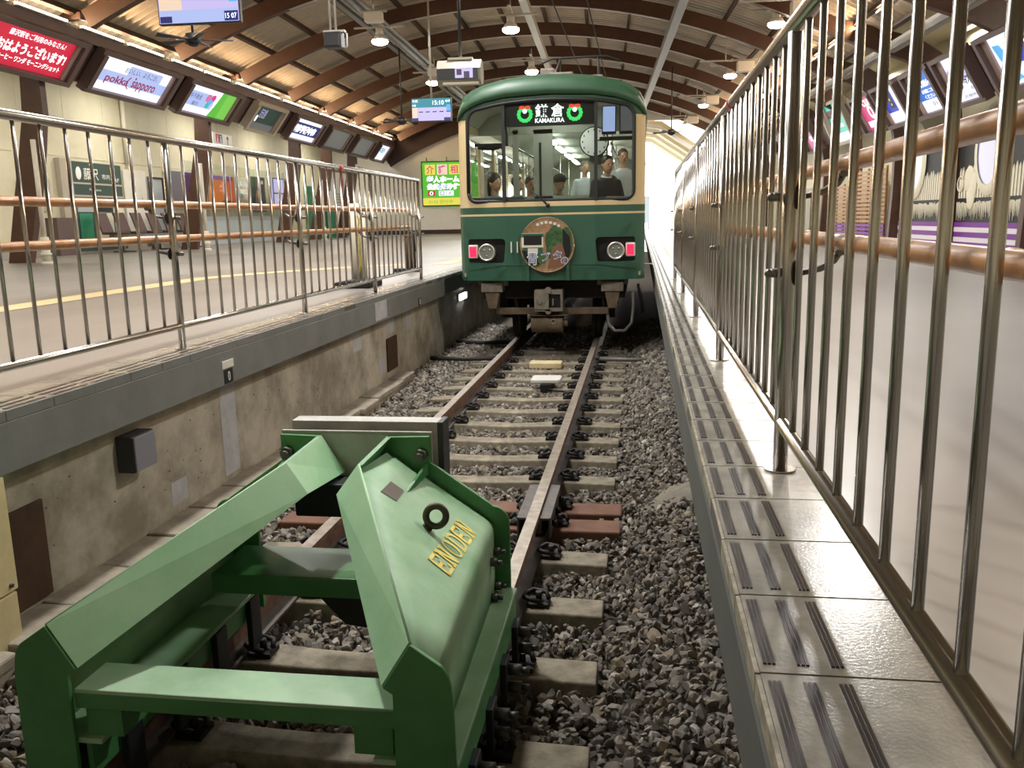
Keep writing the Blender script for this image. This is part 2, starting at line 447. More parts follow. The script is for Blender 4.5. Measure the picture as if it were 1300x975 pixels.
# ballast: uncountable gravel, one object of real stones
def ballast():
    rng = np.random.default_rng(5)
    def base(sub):
        bm = bmesh.new(); bmesh.ops.create_icosphere(bm, subdivisions=sub, radius=1)
        v = np.array([x.co[:] for x in bm.verts]); f = np.array([[q.index for q in p.verts] for p in bm.faces]); bm.free()
        return v, f
    SL = np.array([2.08, 2.68, 3.28, 3.88, 4.48, 4.99, 5.30] + [5.92 + .56 * k for k in range(16)])
    V = []; Fc = []; off = 0
    def put(n, y0, y1, size, sub, x0=-1.56, x1=1.53):
        nonlocal off
        bv, bf = base(sub)
        X = rng.uniform(x0, x1, n); Y = rng.uniform(y0, y1, n)
        d = np.abs(Y[:, None] - SL[None]).min(1); aX = np.abs(X)
        z = np.where(aX < .49, -.206, np.where(aX > .65, -.200, -.24)) + rng.uniform(-.03, .012, n)
        z = np.where(X > 1.0, z + np.minimum((X - 1.0) * .34, .14), z); z = np.where(X < -1.0, z + (-X - 1.0) * .10, z)
        on = (d < .108) & (aX < 1.03)
        z = np.where(on, -.33, z); z = np.where((d < .135) & (aX < 1.05) & ~on, np.minimum(z, -.212), z)
        z = np.where((aX > .44) & (aX < .70), np.minimum(z, -.235), z)
        keep = z > -.3; X, Y, z = X[keep], Y[keep], z[keep]
        for i in range(len(X)):
            s = size * (rng.uniform(.55, 1.0) if rng.random() < .8 else rng.uniform(1.0, 1.5))
            if abs(X[i]) > .5 and abs(X[i]) < .63: s *= .5
            q = rng.normal(size=4); q /= np.linalg.norm(q); w, a, b, c = q
            R = np.array([[1 - 2 * (b * b + c * c), 2 * (a * b - c * w), 2 * (a * c + b * w)], [2 * (a * b + c * w), 1 - 2 * (a * a + c * c), 2 * (b * c - a * w)], [2 * (a * c - b * w), 2 * (b * c + a * w), 1 - 2 * (a * a + b * b)]])
            sc = np.array([1.12, rng.uniform(.7, 1.0), rng.uniform(.5, .85)]) * s
            vv = bv * (1 + rng.uniform(-.2, .2, (len(bv), 1)))
            if sub > 1:      # broken faces
                for _ in range(7):
                    p = rng.normal(size=3); p /= np.linalg.norm(p); k = rng.uniform(.35, .7)
                    e = np.maximum(vv @ p - k, 0); vv = vv - e[:, None] * p[None]
            vv = (vv * sc) @ R.T + np.array([X[i], Y[i], z[i]])
            V.append(vv); Fc.append(bf + off); off += len(bv)
    put(14500, .7, 4.4, .0265, 2)
    put(12500, 4.4, 7.6, .0265, 2)
    put(22000, 7.6, 15, .028, 1)
    V = np.concatenate(V).astype(np.float32); Fc = np.concatenate(Fc).astype(np.int32)
    me = bpy.data.meshes.new('ballast')
    me.vertices.add(len(V)); me.vertices.foreach_set('co', V.ravel())
    me.loops.add(Fc.size); me.loops.foreach_set('vertex_index', Fc.ravel())
    me.polygons.add(len(Fc)); me.polygons.foreach_set('loop_start', np.arange(0, Fc.size, 3, dtype=np.int32))
    me.update(calc_edges=True); me.validate(); me.shade_flat()
    m = bpy.data.materials.new('ballast_stone'); m.use_nodes = True; nt = m.node_tree; b = nt.nodes['Principled BSDF']
    b.inputs['Roughness'].default_value = .9
    g = nt.nodes.new('ShaderNodeNewGeometry'); r = nt.nodes.new('ShaderNodeValToRGB')
    el = r.color_ramp.elements
    el[0].position = 0; el[0].color = lin((86, 80, 74)); el[1].position = 1; el[1].color = lin((176, 170, 160))
    e = el.new(.35); e.color = lin((112, 106, 98)); e = el.new(.7); e.color = lin((136, 130, 122)); e = el.new(.88); e.color = lin((130, 116, 96))
    nt.links.new(g.outputs['Random Per Island'], r.inputs['Fac']); nt.links.new(r.outputs['Color'], b.inputs['Base Color'])
    me.materials.append(m)
    o = bpy.data.objects.new('ballast_gravel', me); COL.objects.link(o)
    tag(o, 'grey-brown crushed stone ballast filling the track bed around rails and sleepers', 'gravel', kind='stuff')
ballast()

# ------------------------------------------------------------------ platforms
fl = MB()
a = H(-14.3, -3, 0); b_ = H(-14.3, 50, 0)
fl.poly([(-1.76, -3, ZP), (-1.76, 49, ZP), (b_.x, b_.y, ZP), (a.x, a.y, ZP)], (0, 0, -.25))
struct('floor_left', fl, 'floor_left', 'smooth beige concourse floor behind the left fence', 'floor')
fr = MB()
a = H(10.2, -3, 0); b_ = H(10.2, 50, 0)
fr.poly([(1.675, -3, ZP), (2.1, -3, ZP - .003), (a.x, a.y, .765), (b_.x, b_.y, .765), (2.1, 49, ZP - .003), (1.675, 49, ZP)], (0, 0, -.25))
struct('floor_right', fr, 'floor_epoxy', 'smooth beige concourse floor behind the right fence, falling gently away', 'floor')
fe = MB(); fe.box(-1.76, 1.675, -3, .3, ZP - .25, ZP); fe.box(-1.75, 1.75, .15, .3, -.4, ZP - .25)
struct('floor_end', fe, 'floor_epoxy', 'beige floor at the end of the track where the view is taken from', 'floor')

def edge(side):
    """row of glossy edge tiles with raised grip strips"""
    b = MB(); p = .305; y0 = 1.358 - 4 * p
    xe = 1.352 if side > 0 else 1.452
    xi = 1.675 if side > 0 else 1.76
    def bx(xa, xb, *r): 
        xa, xb = (xa, xb) if side > 0 else (-xb, -xa)
        b.box(xa, xb, *r)
    bx(xe + .004, xi, -.1, 49, ZP - .05, ZP - .006, 1)
    n = int((49 - y0) / p)
    for k in range(n):
        ya = y0 + k * p + .003; yb = y0 + (k + 1) * p - .003
        if ya < -.1: continue
        bx(xe + .012, xi - .002, ya, yb, ZP - .05, ZP, 0)
        if ya < 26:
            for gx in (.03, .085, .14):
                for j in (-1, 0, 1):
                    bx(xe + gx + j * .0075 - .0026, xe + gx + j * .0075 + .0026, ya + .025, yb - .025, ZP, ZP + .003, 2)
        w = .009 + rnd.uniform(-.002, .0015)
        bx(xe + .012 - w, xe + .0115, ya, yb, ZP - .045, ZP - .002, 3)
    return b
struct('trim_1', edge(1), ['edge_tile', 'tile_joint', 'grip_strip', 'nosing'], 'right platform edge of glossy beige tiles with dark grip strips', 'platform edge')
struct('trim_2', edge(-1), ['edge_tile', 'tile_joint', 'grip_strip', 'fascia_grey'], 'left platform edge of worn glossy tiles above the grey fascia', 'platform edge')
fr = MB(); fr.box(1.35, 1.56, .3, 49, .70, ZP - .05); fr.box(1.56, 1.75, .3, 49, -.4, .70)
struct('wall_right_platform', fr, 'fascia_dark', 'dark grey concrete face below the right platform edge', 'wall')
fl = MB()
for k, (ya, yb) in enumerate(((.3, 6.95), (6.952, 11.5))):
    fl.box(-1.76, -1.45, ya, yb, .67, ZP - .05, 0)
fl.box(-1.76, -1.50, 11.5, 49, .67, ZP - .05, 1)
fl.box(-1.452, -1.449, 8.35, 8.75, .69, .875, 2)
struct('trim_3', fl, ['fascia_grey', 'fascia_dark', 'concrete_patch'], 'grey painted concrete fascia beam along the left platform edge', 'fascia')
wl = MB(); wl.box(-1.9, -1.6, .3, 49, -.4, .67, 0)
for (ya, yb, za, zb) in ((5.30, 5.52, 0.0, .665), (4.62, 4.8, .02, .16), (8.05, 8.3, .42, .66), (9.2, 9.5, .44, .66), (10.0, 10.25, .38, .66), (8.85, 9.1, .05, .22), (12.1, 12.4, .2, .6)):
    wl.box(-1.601, -1.5985, ya, yb, za, zb, 1)
rw = random.Random(3)
for k in range(60):
    y = rw.uniform(3.4, 8.5); z = rw.uniform(.08, .6); s = rw.uniform(.003, .009)
    wl.box(-1.601, -1.598, y, y + s * 1.3, z, z + s, 2)
struct('wall_left_platform', wl, ['concrete_wall', 'concrete_patch', 'dark_box'], 'stained concrete wall with grey patches below the left platform', 'wall')
# tactile paving bands
tb = MB(HW)
pts = [(-4.5, y) for y in np.arange(-2, 11.6, .3)]
for i, t in enumerate(np.linspace(0, 1, 14)):
    pts.append((-4.5 + 2.2 * t ** 1.6, 11.6 + 3.3 * t))
rows = []
for i, (x, y) in enumerate(pts):
    d = Vector(pts[min(i + 1, len(pts) - 1)]) - Vector(pts[max(i - 1, 0)]); d.normalize(); nrm = Vector((-d.y, d.x))
    rows.append([(x + nrm.x * .19, y + nrm.y * .19, ZP + .004), (x - nrm.x * .19, y - nrm.y * .19, ZP + .004)])
tb.grid(rows, 0, False)
tb2 = MB(); tb2.box(-2.35, -2.05, 14.6, 46, ZP, ZP + .005); 
q = MB(); q.v = tb.v + tb2.v; q.f = tb.f + [tuple(i + len(tb.v) for i in f) for f in tb2.f]; q.m = [0] * len(q.f); q.s = [False] * len(q.f)
struct('trim_4', q, 'tactile', 'yellow tactile paving band curving across the left concourse', 'tactile paving')
tb = MB(HW)
tb.quad((4.45, 8, .879), (4.65, 8, .874), (4.65, 12.2, .874), (4.45, 12.2, .879)); tb.quad((4.45, 12, .879), (4.45, 12.2, .879), (1.7, 14.2, ZP + .004), (1.7, 14.0, ZP + .004))
tb.quad((4.45, 1, .879), (4.65, 1, .874), (4.65, 8, .874), (4.45, 8, .879))
struct('trim_5', tb, 'tactile', 'thin yellow tactile line on the right concourse floor', 'tactile paving')

# ------------------------------------------------------------------ fences
def make_fence(side, y_posts, y0, y1, label):
    x = 1.575 if side > 0 else -1.61
    t = thing('guard_fence', label, 'fence', (x, y0, ZP), 'platform guard fences')
    MB().tube([(x, y0, 2.172), (x, y1, 2.172)], .0245, 16).build('top_rail', 'steel', t)
    MB().tube([(x, y0, 1.072), (x, y1, 1.072)], .019, 14).build('bottom_rail', 'steel', t)
    xb = x + side * .135
    for z in (1.803, 1.592):
        b = MB(); n = int((y1 - y0) / .55) + 2
        ys = np.linspace(y0 + .02, y1 - .04, n)
        path = [(xb, ys[0], z)]; rr = [.024]
        for q in ys[1:]:
            path += [(xb, q - .02, z), (xb, q, z), (xb, q + .02, z)]; rr += [.0238, .0252, .0238]
        b.tube(path, rr, 14); b.build('handrail', 'bamboo', t)
    for y in y_posts:
        b = MB(); b.cyl((x, y, ZP), (x, y, 2.15), .021, n=18)
        p = b.build('post', 'steel', t)
        MB().cyl((x, y, ZP), (x, y, ZP + .006), .045, n=20).build('base_flange', 'steel', p)
        for z in (1.803, 1.592):
            b = MB(); zz = z - .085
            b.cyl((x - side * .028, y, zz), (x - side * .05, y, zz), .014, .012, n=12)
            b.ball((x - side * .05, y, zz), .0135, 10)
            b.build('bracket_nut', 'bracket_steel', t); b = MB()
            rows = [[(x + side * (.022 + .018 * k / 4), y + math.cos(a) * .036 * math.cos(k / 4 * 1.35), zz + math.sin(a) * .036 * math.cos(k / 4 * 1.35)) for a in [2 * PI * i / 14 for i in range(14)]] for k in range(5)]
            b.grid(rows, 0, True, True, True)
            b.tube([(x + side * .04, y, zz), (x + side * .09, y, zz + .012), (x + side * .125, y, zz + .035), (xb, y, z - .03)], [.008, .01, .011, .012], 8)
            b.cyl((xb, y - .035, z - .026), (xb, y + .035, z - .026), .012, n=8)
            b.build('bracket', 'bracket_steel', t)
    yt = 4.2 if side > 0 else 7.95
    MB().cyl((x, yt, 2.172), (x, yt + .07, 2.172), .026, n=16).build('tape_band', 'red_plastic', t, label='small red tape band')
    bars = []
    for i in range(len(y_posts) - 1):
        for k in range(1, 11): bars.append(y_posts[i] + (y_posts[i + 1] - y_posts[i]) * k / 11)
    y = y_posts[0] - .1818
    while y > y0 + .03: bars.append(y); y -= .1818
    for y in bars:
        MB().cyl((x, y, 1.08), (x, y, 2.155), .0095, n=12).build('baluster', 'steel', t)
    return t
make_fence(-1, [2.92, 4.92, 6.92, 8.90, 10.88], 1.0, 10.9, 'steel bar fence with two wooden handrails along the left platform, above the grey fascia')
make_fence(1, [.55, 2.55, 4.55, 6.55, 8.55, 10.55], .3, 10.57, 'tall steel bar fence with wooden handrails rising close along the right platform edge')

# ------------------------------------------------------------------ things along the pit
def trough_lid(y, L, label):
    b = MB(); x0 = -1.60 + rnd.uniform(-.004, .01); x1 = -1.40 + rnd.uniform(-.02, .02); z = -.04 + rnd.uniform(-.01, .008)
    sk = rnd.uniform(-.02, .02)
    b.poly([(x0, y, z), (x1, y + sk, z - .004), (x1, y + L + sk, z - .004), (x0, y + L, z)], (0, 0, -.06))
    b.poly([(x0 + .01, y, z - .062), (x1 - .02, y, z - .062), (x1 - .02, y + L, z - .062), (x0 + .01, y + L, z - .062)], (0, 0, -.14))
    o = b.build('trough_cover', 'trough_concrete', bevel=.012)
    tag(o, label, 'cable trough cover', 'concrete cable trough covers')
y = 2.6; k = 0
lens = [.42, .40, .46, .44, .46, .44, .48, .46, .5, .48, .5, .5, .5, .5, .5]
for k, L in enumerate(lens):
    trough_lid(y, L - .012, '%s concrete cable trough cover along the left wall, counted from the camera' % ORD[k]); y += L

o = MB().box(-1.598, -1.50, 4.12, 4.33, .375, .575, 0).box(-1.50, -1.488, 4.125, 4.325, .38, .57, 1).build('junction_box', ['dark_box', 'grey_box'], bevel=.006)
tag(o, 'small grey junction box fixed to the stained wall under the left platform', 'junction box')
o = MB().box(-1.598, -1.58, 3.02, 3.50, -.02, .44).build('rust_board', 'rust_plate', bevel=.003)
tag(o, 'dark brown rusted board leaning on the left wall beside the cream post', 'board')
o = MB().box(-1.598, -1.585, 9.15, 9.55, .03, .40).build('hatch_board', 'rust_plate', bevel=.003)
tag(o, 'small brown hatch board in the left wall near the end of the fence', 'hatch')
t = thing('marker_post', 'cream painted post standing under the left platform at the picture edge', 'post', (-1.5, 3.03, -.25))
MB().box(-1.545, -1.455, 2.88, 3.12, -.25, .16).box(-1.55, -1.45, 2.88, 3.125, .17, .665).build('post_board', 'cream_paint', t, bevel=.006)
MB().cyl((-1.45, 3.08, .2), (-1.44, 3.08, .2), .01, n=8).build('screw', 'bolt_steel', t)
# fascia stickers
t = thing('number_plate', 'small black plate with a white zero on the grey fascia', 'number plate', (-1.448, 5.16, .72))
MB().box(-1.4495, -1.446, 5.10, 5.215, .675, .765).build('plate', 'black_card', t)
text('0', frame((-1.446, 5.157, .72), (0, 1, 0), (0, 0, 1)), 0, 0, .03, .06, 'ink_white', t, thick=.001)
o = MB().box(-1.4495, -1.445, 5.08, 5.235, .772, .822).build('sticker', 'white_card', bevel=.002)
tag(o, 'blank white sticker above the zero plate on the grey fascia', 'sticker')
t = thing('number_plate', 'tiny zero plate on the fascia near the end of the left fence', 'number plate', (-1.448, 10.13, .71))
MB().box(-1.4495, -1.446, 10.06, 10.2, .672, .76).build('plate', 'black_card', t)
text('0', frame((-1.446, 10.13, .716), (0, 1, 0), (0, 0, 1)), 0, 0, .06, .07, 'ink_white', t, thick=.001)

# things lying on the track
t = thing('track_beacon', 'white rounded transponder plate between the rails', 'beacon', (.15, 9.35, -.15))
rows = []
pts = []
for (cx, cy, a0) in ((.27, 9.46, 0), (.03, 9.46, PI / 2), (.03, 9.26, PI), (.27, 9.26, 1.5 * PI)):
    for i in range(6):
        a = a0 + PI / 2 * i / 5; pts.append((cx + .045 * math.cos(a), cy + .045 * math.sin(a), -.10))
MB().poly(pts, (0, 0, .045)).build('beacon_shell', 'plastic_white', t, bevel=.012)
b = MB(); b.box(.1, .22, 9.16, 9.6, -.19, -.10)
b.tube([(.16, 9.2, -.15), (.25, 9.1, -.15), (.4, 9.08, -.16), (.5, 9.0, -.16)], .012, 6); b.build('beacon_bracket', 'clip', t)
o = MB().box(-.21, .2, 10.66, 10.86, -.19, -.11).build('timber_block', 'cream_paint', bevel=.015)
tag(o, 'worn cream block lying across the track beyond the white transponder', 'block')
def cross_pipe(x0, x1, y0, y1, r, m, label, z=-.1):
    o = MB().tube([(x0, y0, z), ((x0 + x1) / 2, (y0 + y1) / 2, z - .012), (x1, y1, z)], r, 10).build('pipe', m)
    tag(o, label, 'pipe', 'cable pipes crossing the ballast')
cross_pipe(-1.55, -.64, 10.95, 10.95, .028, 'pipe_black', 'black pipe lying from the trough to the left rail')
cross_pipe(.66, 1.55, 10.9, 10.95, .026, 'pipe_grey', 'grey pipe lying from the right rail to the platform wall')
cross_pipe(-1.55, -.64, 12.6, 12.6, .03, 'pipe_black', 'black pipe on the lit ballast beside the train, beyond the first pipe', z=-.12)
rl_ = random.Random(4); rows = []
for i in range(9):
    q = i / 8; row = []
    for k in range(19):
        a = PI / 2 + PI * k / 18; rr = (1 - q) * (1 + .12 * math.sin(3.1 * k) + rl_.uniform(-.05, .05))
        row.append((1.555 + .46 * rr * math.cos(a), 5.35 + .40 * rr * math.sin(a), -.24 + .26 * (1 - (1 - q) ** 1.7) + rl_.uniform(-.008, .008)))
    rows.append(row)
o = MB().grid(rows, 0, True).build('concrete_lump', 'moss_concrete')
tag(o, 'rough concrete lump spilling from the right wall onto the ballast', 'concrete lump')
t = thing('wall_lamp', 'bright white lamp on the wall under the left platform beside the train', 'lamp', (-1.56, 13.2, .5))
MB().box(-1.6, -1.56, 12.95, 13.5, .45, .56).build('lamp_housing', 'plastic_white', t, bevel=.005)
MB().box(-1.56, -1.545, 12.97, 13.48, .46, .55).build('lamp_lens', 'lamp_blue_white', t)

# ------------------------------------------------------------------ buffer stop
t = thing('buffer_stop', 'green welded steel buffer stop with ENODEN in yellow, straddling the rails', 'buffer stop', (0, 2.6, -.01))
def sx(s, pts): return [(p[0] * s, p[1], p[2]) for p in pts]
RG = [(.547, 2.13, .537), (.143, 2.965, .793), (.146, 3.34, .805)]   # ridge
IN = [(.464, 2.13, .404), (.06, 2.95, .68), (.05, 3.34, .65)]        # lower inner edge
for s in (1, -1):
    # rear end plate with rounded shoulder
    pl = [(.464, .404), (.547, .537)]
    for i in range(8):
        a = PI / 2 * (1 - i / 7) * .62
        pl.append((.60 + .064 * math.cos(a * 1.0) - .004, .40 + .095 * math.sin(a)))
    pl += [(.664, .374), (.667, .02), (.492, .02), (.492, .385)]
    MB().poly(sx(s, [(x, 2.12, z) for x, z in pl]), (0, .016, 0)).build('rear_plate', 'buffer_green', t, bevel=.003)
    # sloping inner strip
    b = MB()
    for i in range(2):
        b.quad(*sx(s, [RG[i], RG[i + 1], IN[i + 1], IN[i]]))
    b.build('inner_strip', 'buffer_green_lit', t, solid=.012)
    b = MB(); b.tube(sx(s, RG[:2]), .005, 6); b.build('weld_seam', 'buffer_dusty_lit', t)
    b = MB(); b.poly(sx(s, [(.143, 2.965, .793), (.146, 3.34, .805), (.113, 3.34, .746), (.118, 2.975, .735)]), (s * .012, 0, 0)); b.build('top_rim', 'buffer_green', t)
    # broad outer plate, bent down to the skirt
    rows = []
    for q in np.linspace(0, 1, 8):
        Y = 2.135 + q * 1.195
        r0 = Vector((.542, Y, .525)).lerp(Vector((.113, Y, .746)), q)
        if True:
            qq = (Y - 2.13) / (2.965 - 2.13)
            xr = .547 + (.143 - .547) * min(qq, 1); zr = .537 + (.793 - .537) * min(qq, 1) - .012 - .04 * max(0, q - .6) / .4
            r0 = Vector((xr, Y, zr))
        bend = Vector((.617, Y, .455)).lerp(Vector((.573, Y, .448)), q)
        foot = Vector((.60, Y, .17)).lerp(Vector((.575, Y, .17)), q)
        row = [r0, r0.lerp(bend, .33), r0.lerp(bend, .66), r0.lerp(bend, .93)]
        for i in range(1, 5):
            u = i / 4
            row.append(r0.lerp(bend, .93).lerp(bend, u).lerp(bend.lerp(foot, .12 * u), u))
        row += [bend.lerp(foot, .5), foot]
        rows.append([(p.x * s, p.y, p.z) for p in row])
    op = MB().grid(rows, 0, True).build('outer_plate', 'buffer_dusty_lit', t, solid=.012)
    # front plate
    fp = [(.05, .60), (.146, .805), (.319, .81), (.319, .70), (.56, .533)]
    for i in range(7):
        a = PI / 2 * (1 - i / 6)
        fp.append((.575 + .066 * math.cos(a), .445 + .075 * math.sin(a)))
    fp += [(.641, .03), (.45, .03), (.45, .40), (.20, .55)]
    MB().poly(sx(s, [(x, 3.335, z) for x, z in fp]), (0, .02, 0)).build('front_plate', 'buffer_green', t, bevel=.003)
    # stiffener on the outer plate
    b = MB(); b.poly(sx(s, [(.30, 3.335, .70), (.30, 3.335, .655), (.285, 3.06, .65), (.285, 3.065, .665)]), (s * .012, 0, 0)); b.build('stiffener', 'buffer_green', t)
    # base rail: flange, skirts and clamp plates over the running rail
    b = MB(); xa, xb = sorted((s * .42, s * .667))
    b.box(xa, xb, 2.14, 3.335, .152, .17)
    b.build('base_flange', 'buffer_dusty_lit', t, bevel=.003)
    for xx in (.645, .47):
        b = MB(); q = sorted((s * xx, s * (xx + .016)))
        b.box(q[0], q[1], 2.16, 3.33, .03, .152); b.build('clamp_plate', 'buffer_green', t)
    for k in range(4):
        b = MB(); Y = 2.3 + k * .3
        q = sorted((s * .445, s * .47)); b.box(q[0], q[1], Y, Y + .09, -.10, .12); b.build('rail_clamp', 'buffer_black', t, bevel=.004)
        b = MB(); q = sorted((s * .66, s * .685)); b.box(q[0], q[1], Y, Y + .09, -.10, .06)
        b.build('rail_clamp', 'buffer_black', t, bevel=.004)
        for dz in (.02, -.05):
            b = MB(); b.cyl((s * .685, Y + .045, dz), (s * .735, Y + .045, dz), .022, n=6); b.cyl((s * .735, Y + .045, dz), (s * .765, Y + .045, dz), .012, n=8)
            b.build('clamp_bolt', 'bolt_steel', t)
    # bolts on the front plate and the skirt
    b = MB(); b.cyl((s * .285, 3.335, .735), (s * .285, 3.30, .735), .028, n=6); b.cyl((s * .285, 3.30, .735), (s * .285, 3.28, .735), .016, n=10); b.build('plate_bolt', 'bolt_steel', t)
    for (Y, z) in ((3.29, .345), (3.2, .335), (3.29, .195), (3.2, .185)):
        b = MB(); b.cyl((s * .575, Y, z), (s * .61, Y, z), .018, n=6); b.cyl((s * .61, Y, z), (s * .63, Y, z), .01, n=8); b.build('skirt_bolt', 'bolt_steel', t)
    if s == 1:
        # lettering, lifting ring and maker plate sit on the outer plate
        p0 = Vector((.547, 2.13, .525)); p1 = Vector((.143, 2.965, .781)); p2 = Vector((.573, 3.33, .448)); p3 = Vector((.617, 2.135, .455))
        def onplate(u, v):   # u along the member (0 rear .. 1 front), v ridge .. bend
            i = min(int(u * 7), 6); fu = u * 7 - i
            def rr(i):
                a = Vector(rows[i][0]); c = Vector(rows[i][3]); return a.lerp(c, v / .93)
            return rr(i).lerp(rr(i + 1), fu)
        def solve(px, py):
            best = None
            for i in range(81):
                for j in range(81):
                    u = i / 80; v = j / 80
                    P = onplate(u, v) - CAMP
                    X = P.dot(_r); Yy = P.dot(_d); Z = P.dot(_f)
                    e = (F * X / Z + CX - px) ** 2 + (F * Yy / Z + CY - py) ** 2
                    if best is None or e < best[0]: best = (e, u, v)
            return onplate(best[1], best[2])
        A = solve(546, 714); B = solve(583, 661); Dd = solve(567, 733)
        Lc = (A + solve(597, 677)) / 2
        u = (B - A); v = (A - Dd); n0 = u.cross(v).normalized()
        if n0.z < 0: n0 = -n0
        Mt = frame((A + B + Dd + solve(597, 677)) / 4 + n0 * .008, u, n0.cross(u))
        W = u.length; Hh = .095
        # slab serif capitals drawn stroke by stroke
        G = {'E': [(0, 0, .2, 1), (0, 0, 1, .14), (0, .86, 1, 1), (.2, .43, .7, .57), (.86, 0, 1, .32), (.86, .68, 1, 1), (.62, .33, .72, .67)],
             'N': [(.1, 0, .26, 1), (.74, 0, .9, 1), (0, 0, .38, .1), (0, .9, .3, 1), (.62, .9, 1, 1)],
             'O': [], 'D': [(.08, 0, .28, 1), (0, 0, .5, .12), (0, .88, .5, 1)]}
        cw = W / 6; lm = MB(Mt)
        for k, ch in enumerate('ENODEN'):
            ox = -W / 2 + k * cw + cw * .06; w = cw * .86
            for (x0, y0, x1, y1) in G[ch]: lm.box(ox + x0 * w, ox + x1 * w, (y0 - .5) * Hh, (y1 - .5) * Hh, 0, .0015)
            if ch == 'N': lm.poly([(ox + .1 * w, .5 * Hh, 0), (ox + .36 * w, .5 * Hh, 0), (ox + .9 * w, -.5 * Hh, 0), (ox + .66 * w, -.5 * Hh, 0)], (0, 0, .0015))
            if ch in 'OD':
                a0, a1 = (0, 2 * PI) if ch == 'O' else (-PI / 2, PI / 2)
                cxx, rx = (.5, .5) if ch == 'O' else (.42, .58)
                rws = []
                for i in range(25):
                    a = a0 + (a1 - a0) * i / 24
                    rws.append([(ox + (cxx + rx * math.cos(a)) * w, .5 * Hh * math.sin(a), .0015), (ox + (cxx + (rx - .2) * math.cos(a)) * w, .40 * Hh * math.sin(a), .0015)])
                lm.grid(rws, 0, False)
        lm.build('lettering', 'enoden_yellow', t, label='yellow serif ENODEN lettering')
        rc = solve(541, 672); b = MB(); ax = Vector((-.35, -.8, .1))
        b.torus(rc + n0 * .062, (_f + Vector((0, 0, .0))), .036, .0125, 28, 10); b.cyl(rc - n0 * .005, rc + n0 * .02, .02, n=14)
        b.build('lifting_ring', 'ring_bronze', t)
        q = [solve(481, 626), solve(494, 612), solve(511, 624), solve(501, 637)]
        b = MB(); b.poly([p + n0 * .006 for p in q], n0 * .003); b.build('maker_plate', 'plate_brown', t)
# grey head between the two members and the buffer beam in front of it
MB().poly([(-.146, 3.356, .81), (.146, 3.356, .81), (.05, 3.356, .60), (-.05, 3.356, .60)], (0, .012, 0)).build('head_plate', 'buffer_grey', t)
MB().box(-.322, .322, 3.36, 3.375, .60, .822).build('backing_plate', 'buffer_grey', t, bevel=.002)
b = MB(); b.box(-.30, .35, 3.42, 3.435, .60, .85); b.box(-.30, .35, 3.435, 3.50, .835, .85); b.box(-.30, .35, 3.435, 3.50, .60, .615); b.box(-.30, .35, 3.50, 3.512, .60, .85)
b.build('buffer_beam', 'buffer_grey', t, bevel=.002)
MB().box(.335, .36, 3.41, 3.52, .58, .852).build('beam_end', 'dark_box', t, bevel=.003)
for x in (-.2, .2): MB().box(x - .06, x + .06, 3.375, 3.42, .64, .8).build('spacer', 'dark_box', t)
MB().box(-.22, .22, 3.2, 3.33, .50, .64).build('absorber_block', 'buffer_black', t, bevel=.01)
# cross beams
b = MB(); b.box(-.492, .492, 2.14, 2.30, .318, .330, 1); b.box(-.492, .492, 2.14, 2.152, .268, .318); b.box(-.492, .492, 2.288, 2.30, .268, .318)
b.build('rear_cross_beam', ['buffer_green', 'buffer_dusty_lit'], t, bevel=.003)
b = MB(); b.box(-.47, .47, 2.95, 3.25, .335, .35); b.box(-.47, .47, 2.95, 2.965, .27, .335); b.box(-.47, .47, 3.235, 3.25, .27, .335)
b.build('front_cross_beam', 'buffer_green', t, bevel=.003)
b = MB(); b.poly([(-.06, 2.98, .27), (.3, 2.98, .27), (.3, 2.98, .12), (.05, 2.98, .15)], (0, .05, 0)); b.build('gusset', 'buffer_black', t)
for s in (-1, 1):
    b = MB(); q = sorted((s * .36, s * .475)); b.box(q[0], q[1], 2.16, 2.3, .17, .268); b.build('beam_bracket', 'buffer_green', t)
# ------------------------------------------------------------------ train
TX = .02
tr = thing('train', 'green and cream tram-like train bound for 鎌倉 with round headmark disc', 'train', (TX, 17.5, 0))
def fy(x, z):
    a = abs(x - TX)
    y = 11.2 + .16 * max(0, a - .575)
    if a > 1.1: y += ((a - 1.1) / .1) ** 2 * .10
    if z > 1.85: y += (min(z, 3.1) - 1.85) * .05
    if z > 3.15: y += (z - 3.15) * .25
    return y
def arc_pts(cx, cz, r, a0, a1, n):
    return [(cx + r * math.cos(a0 + (a1 - a0) * i / n), cz + r * math.sin(a0 + (a1 - a0) * i / n)) for i in range(n + 1)]
def roof_z(a):   # roof line above |x| = a
    pts = [(0, 3.44), (.3, 3.432), (.55, 3.405), (.84, 3.345), (1.0, 3.285), (1.11, 3.205), (1.17, 3.10), (1.195, 3.0), (1.2, 2.92)]
    for (a0, z0), (a1, z1) in zip(pts, pts[1:]):
        if a <= a1: return z0 + (z1 - z0) * (a - a0) / (a1 - a0)
    return 2.92
def win_top(a): return 3.14 - .10 * (a / 1.07) ** 2
outer = [(-1.2, .92)] + [(-1.17, .88), (1.17, .88)] + [(1.2, .92), (1.2, 2.92)]
outer += [(a, roof_z(a)) for a in (1.195, 1.17, 1.11, 1.0, .84, .55, .3, 0)] + [(-a, roof_z(a)) for a in (.3, .55, .84, 1.0, 1.11, 1.17, 1.195, 1.2)]
def win_loop(g=0.0):
    x = 1.07 - g; r = .11
    p = arc_pts(-x + r, 1.88 + g + r, r, PI, 1.5 * PI, 5) + arc_pts(x - r, 1.88 + g + r, r, 1.5 * PI, 2 * PI, 5)
    zt = win_top(x - r) - g
    p += arc_pts(x - .16, zt - .16, .16, 0, PI / 2, 6)
    p += [(q, win_top(abs(q)) - g) for q in (.7, .5, .25, 0, -.25, -.5, -.7)]
    p += arc_pts(-x + .16, zt - .16, .16, PI / 2, PI, 6)
    return p
